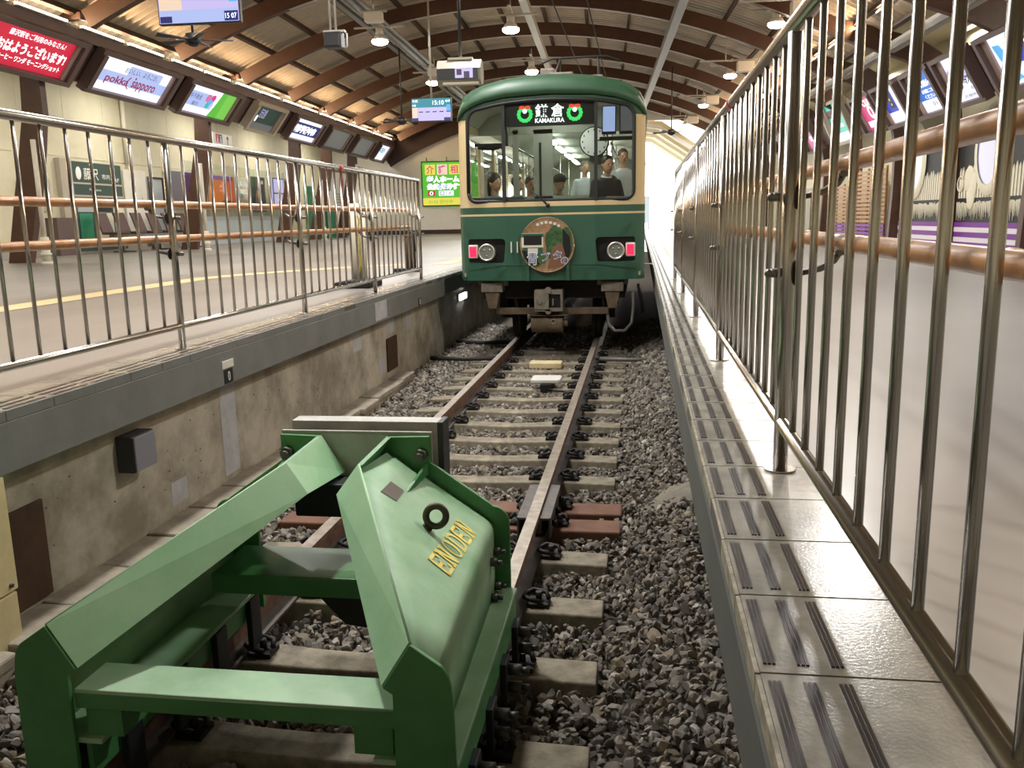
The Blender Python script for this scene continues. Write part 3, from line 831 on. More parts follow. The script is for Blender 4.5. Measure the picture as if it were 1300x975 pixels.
def recess_loop(s):
    p = arc_pts(-1.08 + .03, 1.11 + .03, .03, PI, 1.5 * PI, 3) + arc_pts(-.6 - .04, 1.11 + .04, .04, 1.5 * PI, 2 * PI, 3) + arc_pts(-.58 - .05, 1.42 - .05, .05, 0, PI / 2, 3) + arc_pts(-1.08 + .03, 1.42 - .03, .03, PI / 2, PI, 3)
    return [(s * -x, z) for x, z in p]
bm = bmesh.new(); ed = []
for lp in (outer, win_loop(), recess_loop(-1), recess_loop(1)):
    vs = [bm.verts.new((x + TX, 0, z)) for x, z in lp]
    for i in range(len(vs)): ed.append(bm.edges.new((vs[i], vs[(i + 1) % len(vs)])))
bmesh.ops.triangle_fill(bm, edges=ed, use_beauty=True, normal=(0, -1, 0))
for ax, vals in ((0, (-1.18, -1.15, -1.1, -.9, -.575, -.3, 0, .3, .575, .9, 1.1, 1.15, 1.18)), (2, (1.3, 1.71, 1.735, 1.82, 2.2, 2.6, 2.92, 3.15))):
    for v in vals:
        co = [0, 0, 0]; no = [0, 0, 0]; co[ax] = v + (TX if ax == 0 else 0); no[ax] = 1
        bmesh.ops.bisect_plane(bm, geom=bm.verts[:] + bm.edges[:] + bm.faces[:], plane_co=co, plane_no=no)
for f in bm.faces:
    z = f.calc_center_median().z
    f.material_index = 0 if z < 1.71 or 1.735 < z < 1.82 else (1 if z < 2.92 else 2)
for v in bm.verts: v.co.y = fy(v.co.x, v.co.z)
me = bpy.data.meshes.new('front_panel'); bm.to_mesh(me); bm.free()
for m in ('train_green', 'train_cream', 'train_roof_green'): me.materials.append(MATS[m])
o = bpy.data.objects.new('front_panel', me); COL.objects.link(o); adopt(o, tr); o['label'] = 'green lower front with thin cream stripe and cream window band'
q = o.modifiers.new('solid', 'SOLIDIFY'); q.thickness = .05; q.offset = -1 if me.polygons[0].normal.y < 0 else 1
# roof shell with a rounded front lip
rows = []
AR = [-1.2, -1.195, -1.17, -1.11, -1.0, -.84, -.55, -.3, 0, .3, .55, .84, 1.0, 1.11, 1.17, 1.195, 1.2]
def cap_z(a):
    pts = [(0, 3.20), (.58, 3.175), (.9, 3.125), (1.08, 3.05), (1.16, 2.97), (1.2, 2.92)]
    for (a0, z0), (a1, z1) in zip(pts, pts[1:]):
        if a <= a1: return z0 + (z1 - z0) * (a - a0) / (a1 - a0)
    return 2.92
for q, dy, k in ((0, .0, 1), (.02, -.03, 1), (.3, -.02, 1.0), (.62, .02, 1.0), (.86, .08, 1.0), (.97, .16, 1.003), (1, .3, 1.006)):
    rows.append([(TX + a * k, min(fy(TX + a, cap_z(abs(a))), 11.5) + dy, cap_z(abs(a)) + (roof_z(abs(a)) - cap_z(abs(a))) * q + .004) for a in AR])
for y in (11.9, 14, 18, 23.9): rows.append([(TX + a * 1.006, y, roof_z(abs(a)) + .004) for a in AR])
MB().grid(rows, 0, True).build('roof', 'train_roof_green', tr, solid=.03)
# windscreen rubber, pillars, panes
wl = win_loop(.012); b = MB()
b.tube([(x + TX, fy(x + TX, z) - .006, z) for x, z in wl + wl[:1]], .024, 8); b.build('windscreen_seal', 'rubber', tr)
for s in (-1, 1):
    b = MB(); x = TX + s * .585
    b.add([(x - .02, fy(x, 1.88) - .012, 1.88), (x + .02, fy(x, 1.88) - .012, 1.88), (x + .02, fy(x, 3.1) - .012, win_top(.585)), (x - .02, fy(x, 3.1) - .012, win_top(.585)),
           (x - .02, fy(x, 1.88) + .05, 1.88), (x + .02, fy(x, 1.88) + .05, 1.88), (x + .02, fy(x, 3.1) + .05, win_top(.585)), (x - .02, fy(x, 3.1) + .05, win_top(.585))],
          [(0, 1, 2, 3), (4, 5, 6, 7), (0, 4, 7, 3), (1, 5, 6, 2)])
    b.build('windscreen_pillar', 'rubber', tr)
for x0, x1 in ((-1.05, -.6), (-.57, .57), (.6, 1.05)):
    r = []
    for z in np.linspace(1.89, 1, 2) * 0 + np.array([1.89, 3.0]): r.append([(TX + x, fy(TX + x, z) + .02, z) for x in (x0, x1)])
    r.append([(TX + x, fy(TX + x, 3.1) + .02, win_top(abs(x)) - .01) for x in (x0, x1)])
    MB().grid(r, 0, False).build('windscreen_pane', 'glass_front', tr)
# lamp recesses, headlights, tail lamps
for s in (-1, 1):
    b = MB(); x0, x1 = sorted((TX + s * .58, TX + s * 1.09))
    yb = fy(TX + s * .85, 1.2)
    b.quad((x0, yb + .09, 1.1), (x1, yb + .09, 1.1), (x1, yb + .09, 1.43), (x0, yb + .09, 1.43))
    b.build('lamp_recess', 'train_black', tr, solid=.01)
    hx = TX + s * .835; hy = fy(hx, 1.25) - .005
    b = MB(); rw = []
    for (r, dy) in ((.112, .09), (.115, .02), (.108, -.012), (.092, -.01), (.088, .012)):
        rw.append([(hx + r * math.cos(a), hy + dy, 1.245 + r * math.sin(a)) for a in [2 * PI * i / 28 for i in range(28)]])
    b.grid(rw, 0, True, True); h = b.build('headlight', 'lamp_chrome', tr)
    b = MB(); rw = []
    for (r, dy) in ((.088, .012), (.06, .05), (.02, .075)):
        rw.append([(hx + r * math.cos(a), hy + dy, 1.245 + r * math.sin(a)) for a in [2 * PI * i / 24 for i in range(24)]])
    b.grid(rw, 0, True, True, True); b.build('reflector', 'plastic_white', h)
    MB().disc((hx, hy + .005, 1.245), (0, -1, 0), .088, 28).build('lens', 'glass_clear', h)
    b = MB()
    for px, pz in ((-.035, .03), (.04, .032), (0, -.042)): b.ball((hx + px, hy + .025, 1.245 + pz), .026, 8)
    b.build('bulb', 'lamp_chrome', h)
    tx = TX + s * 1.02; ty = fy(tx, 1.25) - .01
    b = MB(); b.box(tx - .062, tx + .062, ty, ty + .1, 1.17, 1.345); tl = b.build('tail_lamp', 'plastic_white', tr, bevel=.015)
    MB().box(tx - .045, tx + .045, ty - .008, ty + .01, 1.19, 1.325).build('lens', 'tail_red', tl, bevel=.01)
# round headmark disc
b = MB(); dx = TX - .03; dy = 11.13; dz = 1.335
b.cyl((dx, dy, dz), (dx, dy + .02, dz), .345, n=48); hm = b.build('headmark', ['disc_tan'], tr, label='round picture disc with blue and white lettering')
Md = frame((dx, dy - .002, dz), (1, 0, 0), (0, 0, 1))
rd = random.Random(8)
b = MB(Md); pts = [(.10 + .15 * math.cos(a) * rd.uniform(.75, 1.1), .02 + .24 * math.sin(a) * rd.uniform(.8, 1.05), .001) for a in [2 * PI * i / 22 for i in range(22)]]
b.add(pts, [tuple(range(22))]); pts = [(-.16 + .17 * math.cos(a) * rd.uniform(.8, 1.05), -.17 + .11 * math.sin(a) * rd.uniform(.8, 1.05), .001) for a in [2 * PI * i / 20 for i in range(20)]]
b.add(pts, [tuple(range(20))]); pts = [(.24 + .085 * math.cos(a), .02 + .2 * math.sin(a), .0015) for a in [2 * PI * i / 20 for i in range(20)]]
b.add(pts, [tuple(range(20))]); b.build('foliage_print', 'disc_green', hm)
b = MB(Md)
for i in range(6):
    a = 1.0 + i * .2; b.box(.28 * math.cos(a) - .02, .28 * math.cos(a) + .016, .28 * math.sin(a) - .014, .28 * math.sin(a) + .018, 0, .002)
b.build('cloud_print', 'plastic_white', hm)
b = MB(Md); b.poly([(.20, .20, 0), (.29, .10, 0), (.30, -.10, 0), (.25, -.2, 0), (.2, -.02, 0)], (0, 0, .004)); b.build('shade_print', 'train_black', hm); b = MB(Md); b.poly([(-.33, -.06, 0), (-.18, -.10, 0), (-.10, -.24, 0), (-.22, -.25, 0), (-.30, -.16, 0)], (0, 0, .003)); b.build('shade_print', 'train_black', hm)
b = MB(Md); b.add([(.0, -.30, .003), (.2, -.27, .003), (.24, -.05, .003), (.16, .03, .003), (.07, -.03, .003)], [(0, 1, 2, 3, 4)]); b.build('hill_print', 'disc_brown', hm)
b = MB(Md)
for (x0, x1, z0, z1, mi, h) in ((-.33, -.05, -.03, .15, 1, .002), (-.33, -.05, .1, .145, 0, .003), (-.30, -.07, -.0, .12, 2, .004), (-.31, -.06, -.14, -.03, 0, .002), (-.25, -.12, -.10, -.04, 3, .005)):
    b.quad((x0, z0, h), (x1, z0, h), (x1, z1, h), (x0, z1, h), mi)
b.build('tram_print', ['train_green', 'art_cream', 'train_black', 'plastic_white'], hm)
for (ch, x, y, w, h) in (('青', -.19, -.17, .12, .15), ('ブ', -.02, -.15, .1, .1), ('タ', .13, -.13, .1, .1), ('の', .22, -.2, .08, .08)):
    text(ch, Md, x, y, w * 1.18, h * 1.14, 'ink_white', hm, z=.006, bold=.03); text(ch, Md, x, y, w, h, 'ink_blue', hm, z=.008)
b = MB(); b.tube([(dx + .345 * math.cos(a), dy, dz + .345 * math.sin(a)) for a in np.linspace(0, 2 * PI, 49)], .006, 6); b.build('rim', 'disc_tan', hm)
for x in (dx - .26, dx + .26): MB().box(x - .02, x + .02, 11.14, 11.2, .88, 1.2).build('headmark_bracket', 'train_green', tr)
for x in (-.5, -.42): MB().box(TX + x - .008, TX + x + .008, 11.165, 11.2, 1.24, 1.38).build('hook', 'plastic_white', tr)
b = MB(); b.box(TX - 1.1, TX + 1.1, 11.19, 11.2, 1.075, 1.085); b.build('front_seam', 'train_green', tr)
b = MB(); b.tube([(TX - .02, 11.17, 1.83), (TX - .12, 11.17, 1.93), (TX - .24, 11.17, 2.02)], [.014, .01, .007], 8); b.ball((TX - .02, 11.17, 1.83), .028, 10)
b.build('wiper', 'rubber', tr)
# destination display
db = MB(); db.box(TX - .57, TX + .57, 11.30, 11.36, 2.82, 3.12); ds = db.build('destination_display', 'train_black', tr, label='dark display with lit 鎌倉 KAMAKURA between two wreaths')
Mt = frame((TX - .01, 11.297, 2.97), (1, 0, 0), (0, 0, 1))
text('鎌', Mt, -.085, .03, .165, .16, 'led_sign', ds, bold=.012); text('倉', Mt, .115, .03, .165, .16, 'led_sign', ds, bold=.012)
text('KAMAKURA', Mt, .015, -.09, .37, .055, 'led_sign', ds, bold=.02)
for x in (-.30, .33):
    b = MB(Mt)
    for i in range(14):
        a = 2 * PI * i / 14; b.ball((x + .078 * math.cos(a), -.01 + .078 * math.sin(a), .004), (.026, .026, .006), 8)
    w = b.build('wreath', 'led_green', ds)
    b = MB(Mt); b.ball((x - .04, .075, .01), (.036, .022, .005), 8); b.ball((x + .04, .075, .01), (.036, .022, .005), 8); b.ball((x, .075, .012), (.015, .015, .005), 8)
    b.build('bow', 'led_red', w)
    b = MB(Mt); b.ball((x, .03, .006), (.03, .03, .004), 8); b.build('bell', 'led_sign', w)
# side walls with window openings
for s in (-1, 1):
    b = MB(); x0, x1 = sorted((TX + s * 1.155, TX + s * 1.2))
    b.box(x0, x1, 11.45, 23.9, .88, 1.71, 0); b.box(x0, x1, 11.45, 23.9, 1.71, 1.735, 1); b.box(x0, x1, 11.45, 23.9, 1.735, 1.82, 0)
    b.box(x0, x1, 11.45, 23.9, 1.82, 1.9, 1); b.box(x0, x1, 11.45, 23.9, 2.75, 2.93, 1)
    ys = [11.45, 12.0, 12.75, 13.0, 14.0, 14.2, 15.2, 15.4, 16.4, 16.6, 17.6, 17.8, 18.8, 19.0, 20.0, 20.2, 21.2, 21.4, 22.4, 22.6, 23.6, 23.9]
    for i in range(0, len(ys) - 1, 2): b.box(x0, x1, ys[i], ys[i + 1], 1.9, 2.75, 1)
    b.build('side_wall', ['train_green', 'train_cream'], tr)
    for i in range(1, len(ys) - 2, 2):
        MB().quad((TX + s * 1.18, ys[i], 1.9), (TX + s * 1.18, ys[i + 1], 1.9), (TX + s * 1.18, ys[i + 1], 2.75), (TX + s * 1.18, ys[i], 2.75)).build('side_window', 'glass_clear', tr)
b = MB(); b.box(TX - 1.2, TX + 1.2, 23.86, 23.9, .88, 1.9, 0); b.box(TX - 1.2, TX - .45, 23.86, 23.9, 1.9, 3.3, 0); b.box(TX + .45, TX + 1.2, 23.86, 23.9, 1.9, 3.3, 0); b.box(TX - .45, TX + .45, 23.86, 23.9, 2.85, 3.3, 0)
b.build('rear_end', 'interior_cream', tr)
# interior
MB().box(TX - .3, TX + .3, 11.75, 12.25, 3.10, 3.12).build('cab_lamp', 'tube_white', tr)
MB().box(TX - 1.15, TX + 1.15, 11.3, 23.85, .93, .98).build('car_floor', 'cab_grey', tr)
rows = [[(TX + a, y, min(roof_z(abs(a)) - .2, 3.16)) for a in (-1.15, -1.0, -.8, -.5, 0, .5, .8, 1.0, 1.15)] for y in (11.5, 23.85)]
MB().grid(rows, 0, True).build('car_ceiling', 'interior_cream', tr)
b = MB(); b.box(TX - 1.1, TX + 1.1, 11.33, 11.75, .98, 1.86); b.box(TX - 1.05, TX - .35, 11.4, 11.7, 1.86, 1.95); b.build('driving_desk', 'train_black', tr, bevel=.02)
b = MB(); y0, y1 = 12.6, 12.65
for (x0, x1, z0, z1) in ((-1.15, 1.15, 2.84, 3.2), (-1.15, .45, .98, 1.98), (.43, .62, .98, 2.9), (-.36, -.09, .98, 2.9), (-.66, -.58, .98, 2.9), (.62, 1.15, .98, 1.9)):
    b.box(TX + x0, TX + x1, y0, y1, z0, z1)
b.build('cab_partition', 'cab_grey', tr)
b = MB(); b.box(TX - .28, TX - .25, 12.58, 12.6, 1.98, 2.72); b.build('partition_slot', 'train_black', tr)
for (x0, x1) in ((-.58, -.36), (-.09, .43)):
    MB().quad((TX + x0, 12.62, 1.98), (TX + x1, 12.62, 1.98), (TX + x1, 12.62, 2.84), (TX + x0, 12.62, 2.84)).build('partition_pane', 'glass_clear', tr)
for x in (-.45, .45):
    for k in range(5):
        MB().box(TX + x - .05, TX + x + .05, 13.1 + 2.1 * k, 14.5 + 2.1 * k, 3.0, 3.03).build('ceiling_tube', 'tube_white', tr)
for s in (-1, 1):
    b = MB(); q = sorted((TX + s * .7, TX + s * 1.13)); b.box(q[0], q[1], 13.2, 23.5, 1.3, 1.42); q = sorted((TX + s * 1.06, TX + s * 1.14)); b.box(q[0], q[1], 13.2, 23.5, 1.42, 1.85); q = sorted((TX + s * .78, TX + s * 1.13)); b.box(q[0], q[1], 13.2, 23.5, .98, 1.3)
    b.build('bench_seat', 'cloth_teal', tr, bevel=.03)
    MB().tube([(TX + s * .72, 13, 2.72), (TX + s * .72, 23.5, 2.72)], .014, 8).build('strap_rail', 'steel', tr)
    for k in range(13):
        b = MB(); y = 13.4 + .75 * k
        b.box(TX + s * .72 - .012, TX + s * .72 + .012, y - .004, y + .004, 2.56, 2.72); b.torus((TX + s * .72, y, 2.50), (0, 1, 0), .058, .009, 18, 6); b.build('hand_strap', 'plastic_white', tr)
    for y in (13.0, 15.3, 17.7, 20.1, 22.5):
        MB().cyl((TX + s * .66, y, .98), (TX + s * .66, y, 3.05), .016, n=10).build('grab_pole', 'steel', tr)
b = MB(); b.box(TX - 1.05, TX - .6, 11.75, 11.77, 2.62, 2.66); b.tube([(TX - .7, 11.7, 2.6), (TX - .62, 11.72, 2.66), (TX - .62, 11.72, 3.0)], .03, 8); b.ball((TX - .85, 11.72, 2.6), (.16, .05, .035), 12); b.build('sun_visor', 'train_black', tr)
for (x0, x1, mi) in ((.63, .82, 0), (.86, 1.08, 1)):
    b = MB(frame((TX + (x0 + x1) / 2, 11.95, 2.94), (1, 0, .0), (.0, .25, 1))); w = (x1 - x0) / 2
    b.box(-w, w, -.2, .18, -.04, 0); fd = b.build('fare_display', 'train_black', tr, bevel=.008)
    b = MB(frame((TX + (x0 + x1) / 2, 11.95, 2.94), (1, 0, 0), (0, .25, 1))); b.box(-w + .015, w - .015, -.17, .165, 0, .004); b.build('screen', 'scr_dead' if mi else 'scr_blue_pale', fd)
MB().box(TX + .6, TX + 1.14, 11.9, 11.95, 2.66, 2.71).build('cab_shelf', 'train_black', tr, bevel=.01)
MB().box(TX + .7, TX + 1.0, 11.5, 11.7, 1.86, 1.93).build('brake_panel', 'under_grey', tr, bevel=.01)
MB().cyl((TX + .70, 12.22, .98), (TX + .70, 12.22, 1.5), .05, n=12).box(TX + .5, TX + .9, 12.05, 12.4, 1.5, 1.56).build('driver_seat', 'cloth_teal', tr, bevel=.01)
# underframe
b = MB(); b.box(TX - .95, TX + .95, 11.5, 23.5, .62, .9); b.build('underframe', 'under_dark', tr)
cp = MB(); cp.box(TX - .22, TX + .15, 11.24, 11.5, .70, .755); cp.box(TX - .22, TX + .15, 11.24, 11.5, .47, .52); cp.box(TX - .22, TX - .03, 11.22, 11.5, .50, .72); cp.box(TX + .12, TX + .15, 11.24, 11.5, .52, .7)
cp.cyl((TX - .04, 11.22, .745), (TX - .04, 11.3, .745), .045, n=14); cp.cyl((TX - .14, 11.2, .6), (TX - .14, 11.26, .6), .03, n=12); cp.cyl((TX - .04, 11.24, .47), (TX - .04, 11.3, .47), .04, n=12)
cp.poly([(TX - .20, 11.215, .66), (TX - .03, 11.215, .66), (TX - .12, 11.215, .53)], (0, .03, 0)); cp.box(TX + .015, TX + .035, 11.23, 11.26, .55, .64)
cp.build('coupler', 'under_grey', tr, bevel=.006)
MB().box(TX - .02, TX + .12, 11.3, 11.48, .53, .69).build('coupler_pocket', 'train_black', tr)
MB().box(TX - .76, TX + .74, 11.45, 11.52, .41, .50).build('guard_beam', 'under_brown', tr, bevel=.01)
b = MB(); b.box(TX - .30, TX + .20, 11.3, 11.5, .405, .42); b.cyl((TX - .28, 11.42, .29), (TX + .14, 11.42, .29), .115, n=24); b.cyl((TX + .14, 11.42, .3), (TX + .2, 11.42, .3), .05, n=12); b.build('air_cylinder', 'under_brown', tr, bevel=.006)
b = MB(); b.torus((TX + .02, 11.30, .33), (0, 1, 0), .03, .008, 16, 6); b.build('cylinder_cap', 'under_grey', tr)
for s in (-1, 1):
    b = MB(); x = TX + s * .79
    b.box(x - .145, x + .145, 11.3, 11.6, .72, .85, 0); b.box(x - .2, x + .2, 11.4, 11.6, .8, .87, 0)
    b.poly([(x - .10, 11.32, .72), (x + .10, 11.32, .72), (x + .055, 11.32, .50), (x - .055, 11.32, .50)], (0, .25, 0), 1)
    b.build('suspension_box', ['under_grey', 'under_brown'], tr, bevel=.012)
    for y in (12.3, 14.2, 20.5, 22.4):
        b = MB(); b.cyl((TX + s * .535, y, .36), (TX + s * .62, y, .36), .36, n=28); b.cyl((TX + s * .50, y, .36), (TX + s * .535, y, .36), .39, n=28); b.cyl((TX + s * .62, y, .36), (TX + s * .8, y, .36), .09, n=14)
        b.build('wheel', 'under_dark', tr)
    b = MB(); b.box(TX + s * .74 - .06, TX + s * .74 + .06, 12, 14.5, .34, .62); b.build('bogie_frame', 'under_dark', tr)
b = MB(); b.tube([(TX + .72, 11.5, .42), (TX + .74, 11.42, .28), (TX + .82, 11.38, .2), (TX + .95, 11.38, .2), (TX + 1.04, 11.42, .3), (TX + 1.06, 11.5, .5), (TX + 1.05, 11.5, .7)], .022, 8); b.build('air_hose', 'pipe_grey', tr)
for x in (-.55, .62, 1.12): MB().tube([(TX + x, 11.55, .8), (TX + x + .05, 11.55, .55), (TX + x + .06, 11.6, .42)], .022, 8).build('brake_rod', 'under_dark', tr)
# pantograph on the roof
pg = MB(); z = 3.46
for y in (16.2, 17.6):
    pg.tube([(TX - .6, y, z + .12), (TX + .6, y, z + .12)], .03, 8)
    for x in (-.5, .5): pg.cyl((TX + x, y, z - .02), (TX + x, y, z + .12), .05, .035, n=10)
for x in (-.5, .5):
    pg.tube([(TX + x, 16.2, z + .12), (TX + x * .8, 16.9 - .9, z + .6), (TX + x * .7, 16.9, z + 1.1)], .018, 6); pg.tube([(TX + x, 17.6, z + .12), (TX + x * .8, 16.9 + .9, z + .6), (TX + x * .7, 16.9, z + 1.1)], .018, 6)
pg.tube([(TX - .75, 16.9, z + 1.02), (TX - .5, 16.9, z + 1.12), (TX + .5, 16.9, z + 1.12), (TX + .75, 16.9, z + 1.02)], .022, 6)
pg.build('pantograph', 'under_dark', tr)
for (x, y, w, h) in ((.1, 11.9, .16, .10), (.5, 12.1, .14, .08), (-.12, 12.3, .1, .22)):
    MB().box(TX + x - w, TX + x + w, y, y + .5, 3.40, 3.45 + h).build('roof_box', 'under_grey', tr, bevel=.02)
# clock hanging in the cab
t = thing('wall_clock', 'round white clock seen through the middle windscreen pane', 'clock', (TX + .52, 12.5, 2.68))
b = MB(); b.cyl((TX + .50, 12.50, 2.70), (TX + .50, 12.59, 2.70), .205, n=36); b.build('clock_case', 'train_black', t)
MB().disc((TX + .50, 12.496, 2.70), (0, -1, 0), .19, 36).build('clock_face', 'ink_white', t)
b = MB()
for i in range(12):
    a = 2 * PI * i / 12; b.box(TX + .5 + .16 * math.sin(a) - .008, TX + .5 + .16 * math.sin(a) + .008, 12.49, 12.495, 2.7 + .16 * math.cos(a) - .012, 2.7 + .16 * math.cos(a) + .012)
b.tube([(TX + .5, 12.49, 2.7), (TX + .60, 12.49, 2.73)], .007, 5); b.tube([(TX + .5, 12.49, 2.7), (TX + .54, 12.49, 2.84)], .005, 5); b.build('clock_hands', 'ink_black', t)

# ------------------------------------------------------------------ people in the train
def capsule(b, p, q, r0, r1, n=12): b.cyl(p, q, r0, r1, n); b.ball(p, r0, n); b.ball(q, r1, n)
def remesh(o, v, sm=6):
    r = o.modifiers.new('skin', 'REMESH'); r.mode = 'VOXEL'; r.voxel_size = v; r.use_smooth_shade = True
    s = o.modifiers.new('smooth', 'SMOOTH'); s.factor = .5; s.iterations = sm
def person(label, loc, rz, seated, top, bottom, hair, long_hair=False, bow=0.0, arms='rest', bulk=1.0, cap=False, collar=False):
    """one figure, built around local z up, facing local -y"""
    M = Matrix.Translation(loc) @ Matrix.Rotation(rz, 4, 'Z')
    t = thing('person', label, 'person', loc)
    hip = .48 if seated else .92; sh = hip + .50; hz = sh + .205
    lean = Vector((0, -bow * .5, 0)); hl = Vector((0, -bow, -bow * .15))
    def A(p, k=1.0): v = Vector(p) + lean * k; return tuple(v)
    b = MB(M)      # body: head, neck, hands and forearms as one surface
    hc = Vector((0, -.015, hz)) + hl
    b.ball(hc, (.076, .095, .115), 16); b.ball(hc + Vector((0, -.035, -.05)), (.056, .06, .065), 12)
    b.cyl(hc + Vector((0, -.09, -.0)), hc + Vector((0, -.108, -.028)), .010, .015, n=8)
    for s in (-1, 1): b.ball(hc + Vector((s * .078, .01, -.01)), (.012, .022, .032), 8)
    capsule(b, A((0, .01, sh - .02)), tuple(hc + Vector((0, .015, -.09))), .055, .05)
    el = {}; wr = {}
    for s in (-1, 1):
        shp = Vector(A((s * .18 * bulk, 0, sh - .04)))
        if arms == 'phone': e = shp + Vector((s * .05, -.1, -.25)); w = e + Vector((-s * .1, -.2, .12))
        elif arms == 'up' and s == 1: e = shp + Vector((s * .14, -.06, .12)); w = e + Vector((-s * .06, -.05, .26))
        elif seated: e = shp + Vector((s * .05, -.04, -.28)); w = e + Vector((-s * .06, -.22, -.05))
        else: e = shp + Vector((s * .06, .02, -.28)); w = e + Vector((0, -.06, -.25))
        el[s] = e; wr[s] = w
        capsule(b, e, w, .036, .026, 10)
        d = (w - e).normalized(); side = d.orthogonal().normalized(); nn = d.cross(side)
        pc = w + d * .05; b.ball(pc, (.032, .032, .034), 10)
        for k in range(4):
            base = w + d * .075 + side * (k - 1.5) * .017; L = (.052, .062, .058, .044)[k]
            m1 = base + d * L * .55 + nn * .004; capsule(b, base, m1, .0085, .008, 6); capsule(b, m1, m1 + d * L * .4 + nn * .018, .008, .007, 6)
        th = w + d * .035 - side * .028; capsule(b, th, th + (d - side * .9).normalized() * .045 + nn * .012, .01, .008, 6)
    body = b.build('body', 'skin', t); remesh(body, .0075, 3)
    b = MB(M)      # eyes and mouth sit on the face
    for s in (-1, 1): b.ball(hc + Vector((s * .028, -.088, .005)), (.011, .008, .007), 8)
    b.ball(hc + Vector((0, -.09, -.062)), (.020, .008, .005), 8); b.build('face_features', 'hair_dark', t)
    b = MB(M)      # top garment
    rows = []
    for (z, rx, ry, k) in ((hip - .05, .165, .115, 0), (hip + .1, .155, .11, .2), (hip + .28, .175, .12, .6), (sh - .1, .19, .115, .9), (sh - .02, .16, .095, 1), (sh + .03, .08, .07, 1)):
        rows.append([(rx * bulk * math.cos(a) + lean.x * k, ry * bulk * math.sin(a) + lean.y * k, z) for a in [2 * PI * i / 16 for i in range(16)]])
    b.grid(rows, 0, True, True, True)
    for s in (-1, 1):
        shp = Vector(A((s * .165 * bulk, 0, sh - .05))); capsule(b, shp, el[s], .062 * bulk, .048); capsule(b, el[s], el[s].lerp(wr[s], .85), .048, .036)
    g = b.build('top_garment', top, t); remesh(g, .014, 4)
    if collar:
        b = MB(M); b.torus(A((0, -.005, sh + .035)), (0, -.25, 1), .062, .016, 18, 6); b.build('shirt_collar', 'cloth_white', t)
    b = MB(M)      # trousers and shoes
    for s in (-1, 1):
        h0 = Vector((s * .09, 0, hip))
        kn = Vector((s * .1, -.42, hip - .01)) if seated else Vector((s * .1, -.01, .50))
        an = Vector((s * .1, -.44, .08)) if seated else Vector((s * .1, .01, .08))
        capsule(b, h0, kn, .085, .06); capsule(b, kn, an, .058, .04); capsule(b, an + Vector((0, .02, -.035)), an + Vector((0, -.14, -.045)), .042, .035)
    b.ball((0, 0, hip), (.165, .12, .11), 14); g = b.build('trousers', bottom, t); remesh(g, .015, 4)
    b = MB(M)      # hair
    b.ball(hc + Vector((0, .022, .040)), (.087, .099, .098), 16)
    if long_hair:
        rows = [[(rx * math.cos(a) + hc.x, hc.y + .05 + ry * math.sin(a) , hc.z + dz) for a in np.linspace(-.15, PI + .15, 12)] for (dz, rx, ry) in ((.05, .088, .06), (-.05, .09, .06), (-.14, .085, .05), (-.2, .06, .03))]
        b.grid(rows, 0, True)
    hr = b.build('hair', hair, t, solid=.012 if long_hair else 0)
    if cap:
        b = MB(M); b.ball(hc + Vector((0, .0, .05)), (.1, .112, .085), 16); b.poly([tuple(hc + Vector((x, y, .045))) for x, y in ((-.08, -.08), (-.05, -.17), (.05, -.17), (.08, -.08))], (0, 0, .012)); b.build('cap', cap, t)
    return t
FZ = .98
person('seated woman with dark hair in a teal top behind the left windscreen pane', (TX - .87, 12.2, FZ - .0), .9, True, 'cloth_teal', 'cloth_black', 'hair_dark', True)
person('person with dark hair seated just behind the woman in the teal top', (TX - .84, 14.3, FZ + .06), 1.2, True, 'cloth_grey', 'cloth_black', 'hair_dark')
person('person with brown hair seated left of the windscreen wiper', (TX - .50, 13.3, FZ), .5, True, 'cloth_grey', 'cloth_black', 'hair_brown')
person('person in a dark cap low behind the middle windscreen pane', (TX - .06, 13.2, FZ + .02), .7, True, 'cloth_grey', 'cloth_black', 'hair_dark', cap='cloth_black')
person('man in a black suit and white collar bowing his head behind the right windscreen pane', (TX + .66, 12.25, FZ + .21), .45, True, 'cloth_black', 'cloth_black', 'hair_dark', bow=.08, collar=True)
person('person in a pale blue shirt standing with one arm raised behind the suited man', (TX + .86, 14.4, FZ), .3, False, 'cloth_white', 'cloth_grey', 'hair_brown', arms='up')
person('person with grey hair and white shirt far inside the carriage', (TX + .12, 16.5, FZ - .04), .4, False, 'cloth_white', 'cloth_grey', 'cloth_grey')
person('person leaning forward in a bright blue shirt at the right windscreen corner', (TX + .90, 13.3, FZ + .0), -1.2, True, 'cloth_blue', 'cloth_black', 'hair_dark', bow=.2)
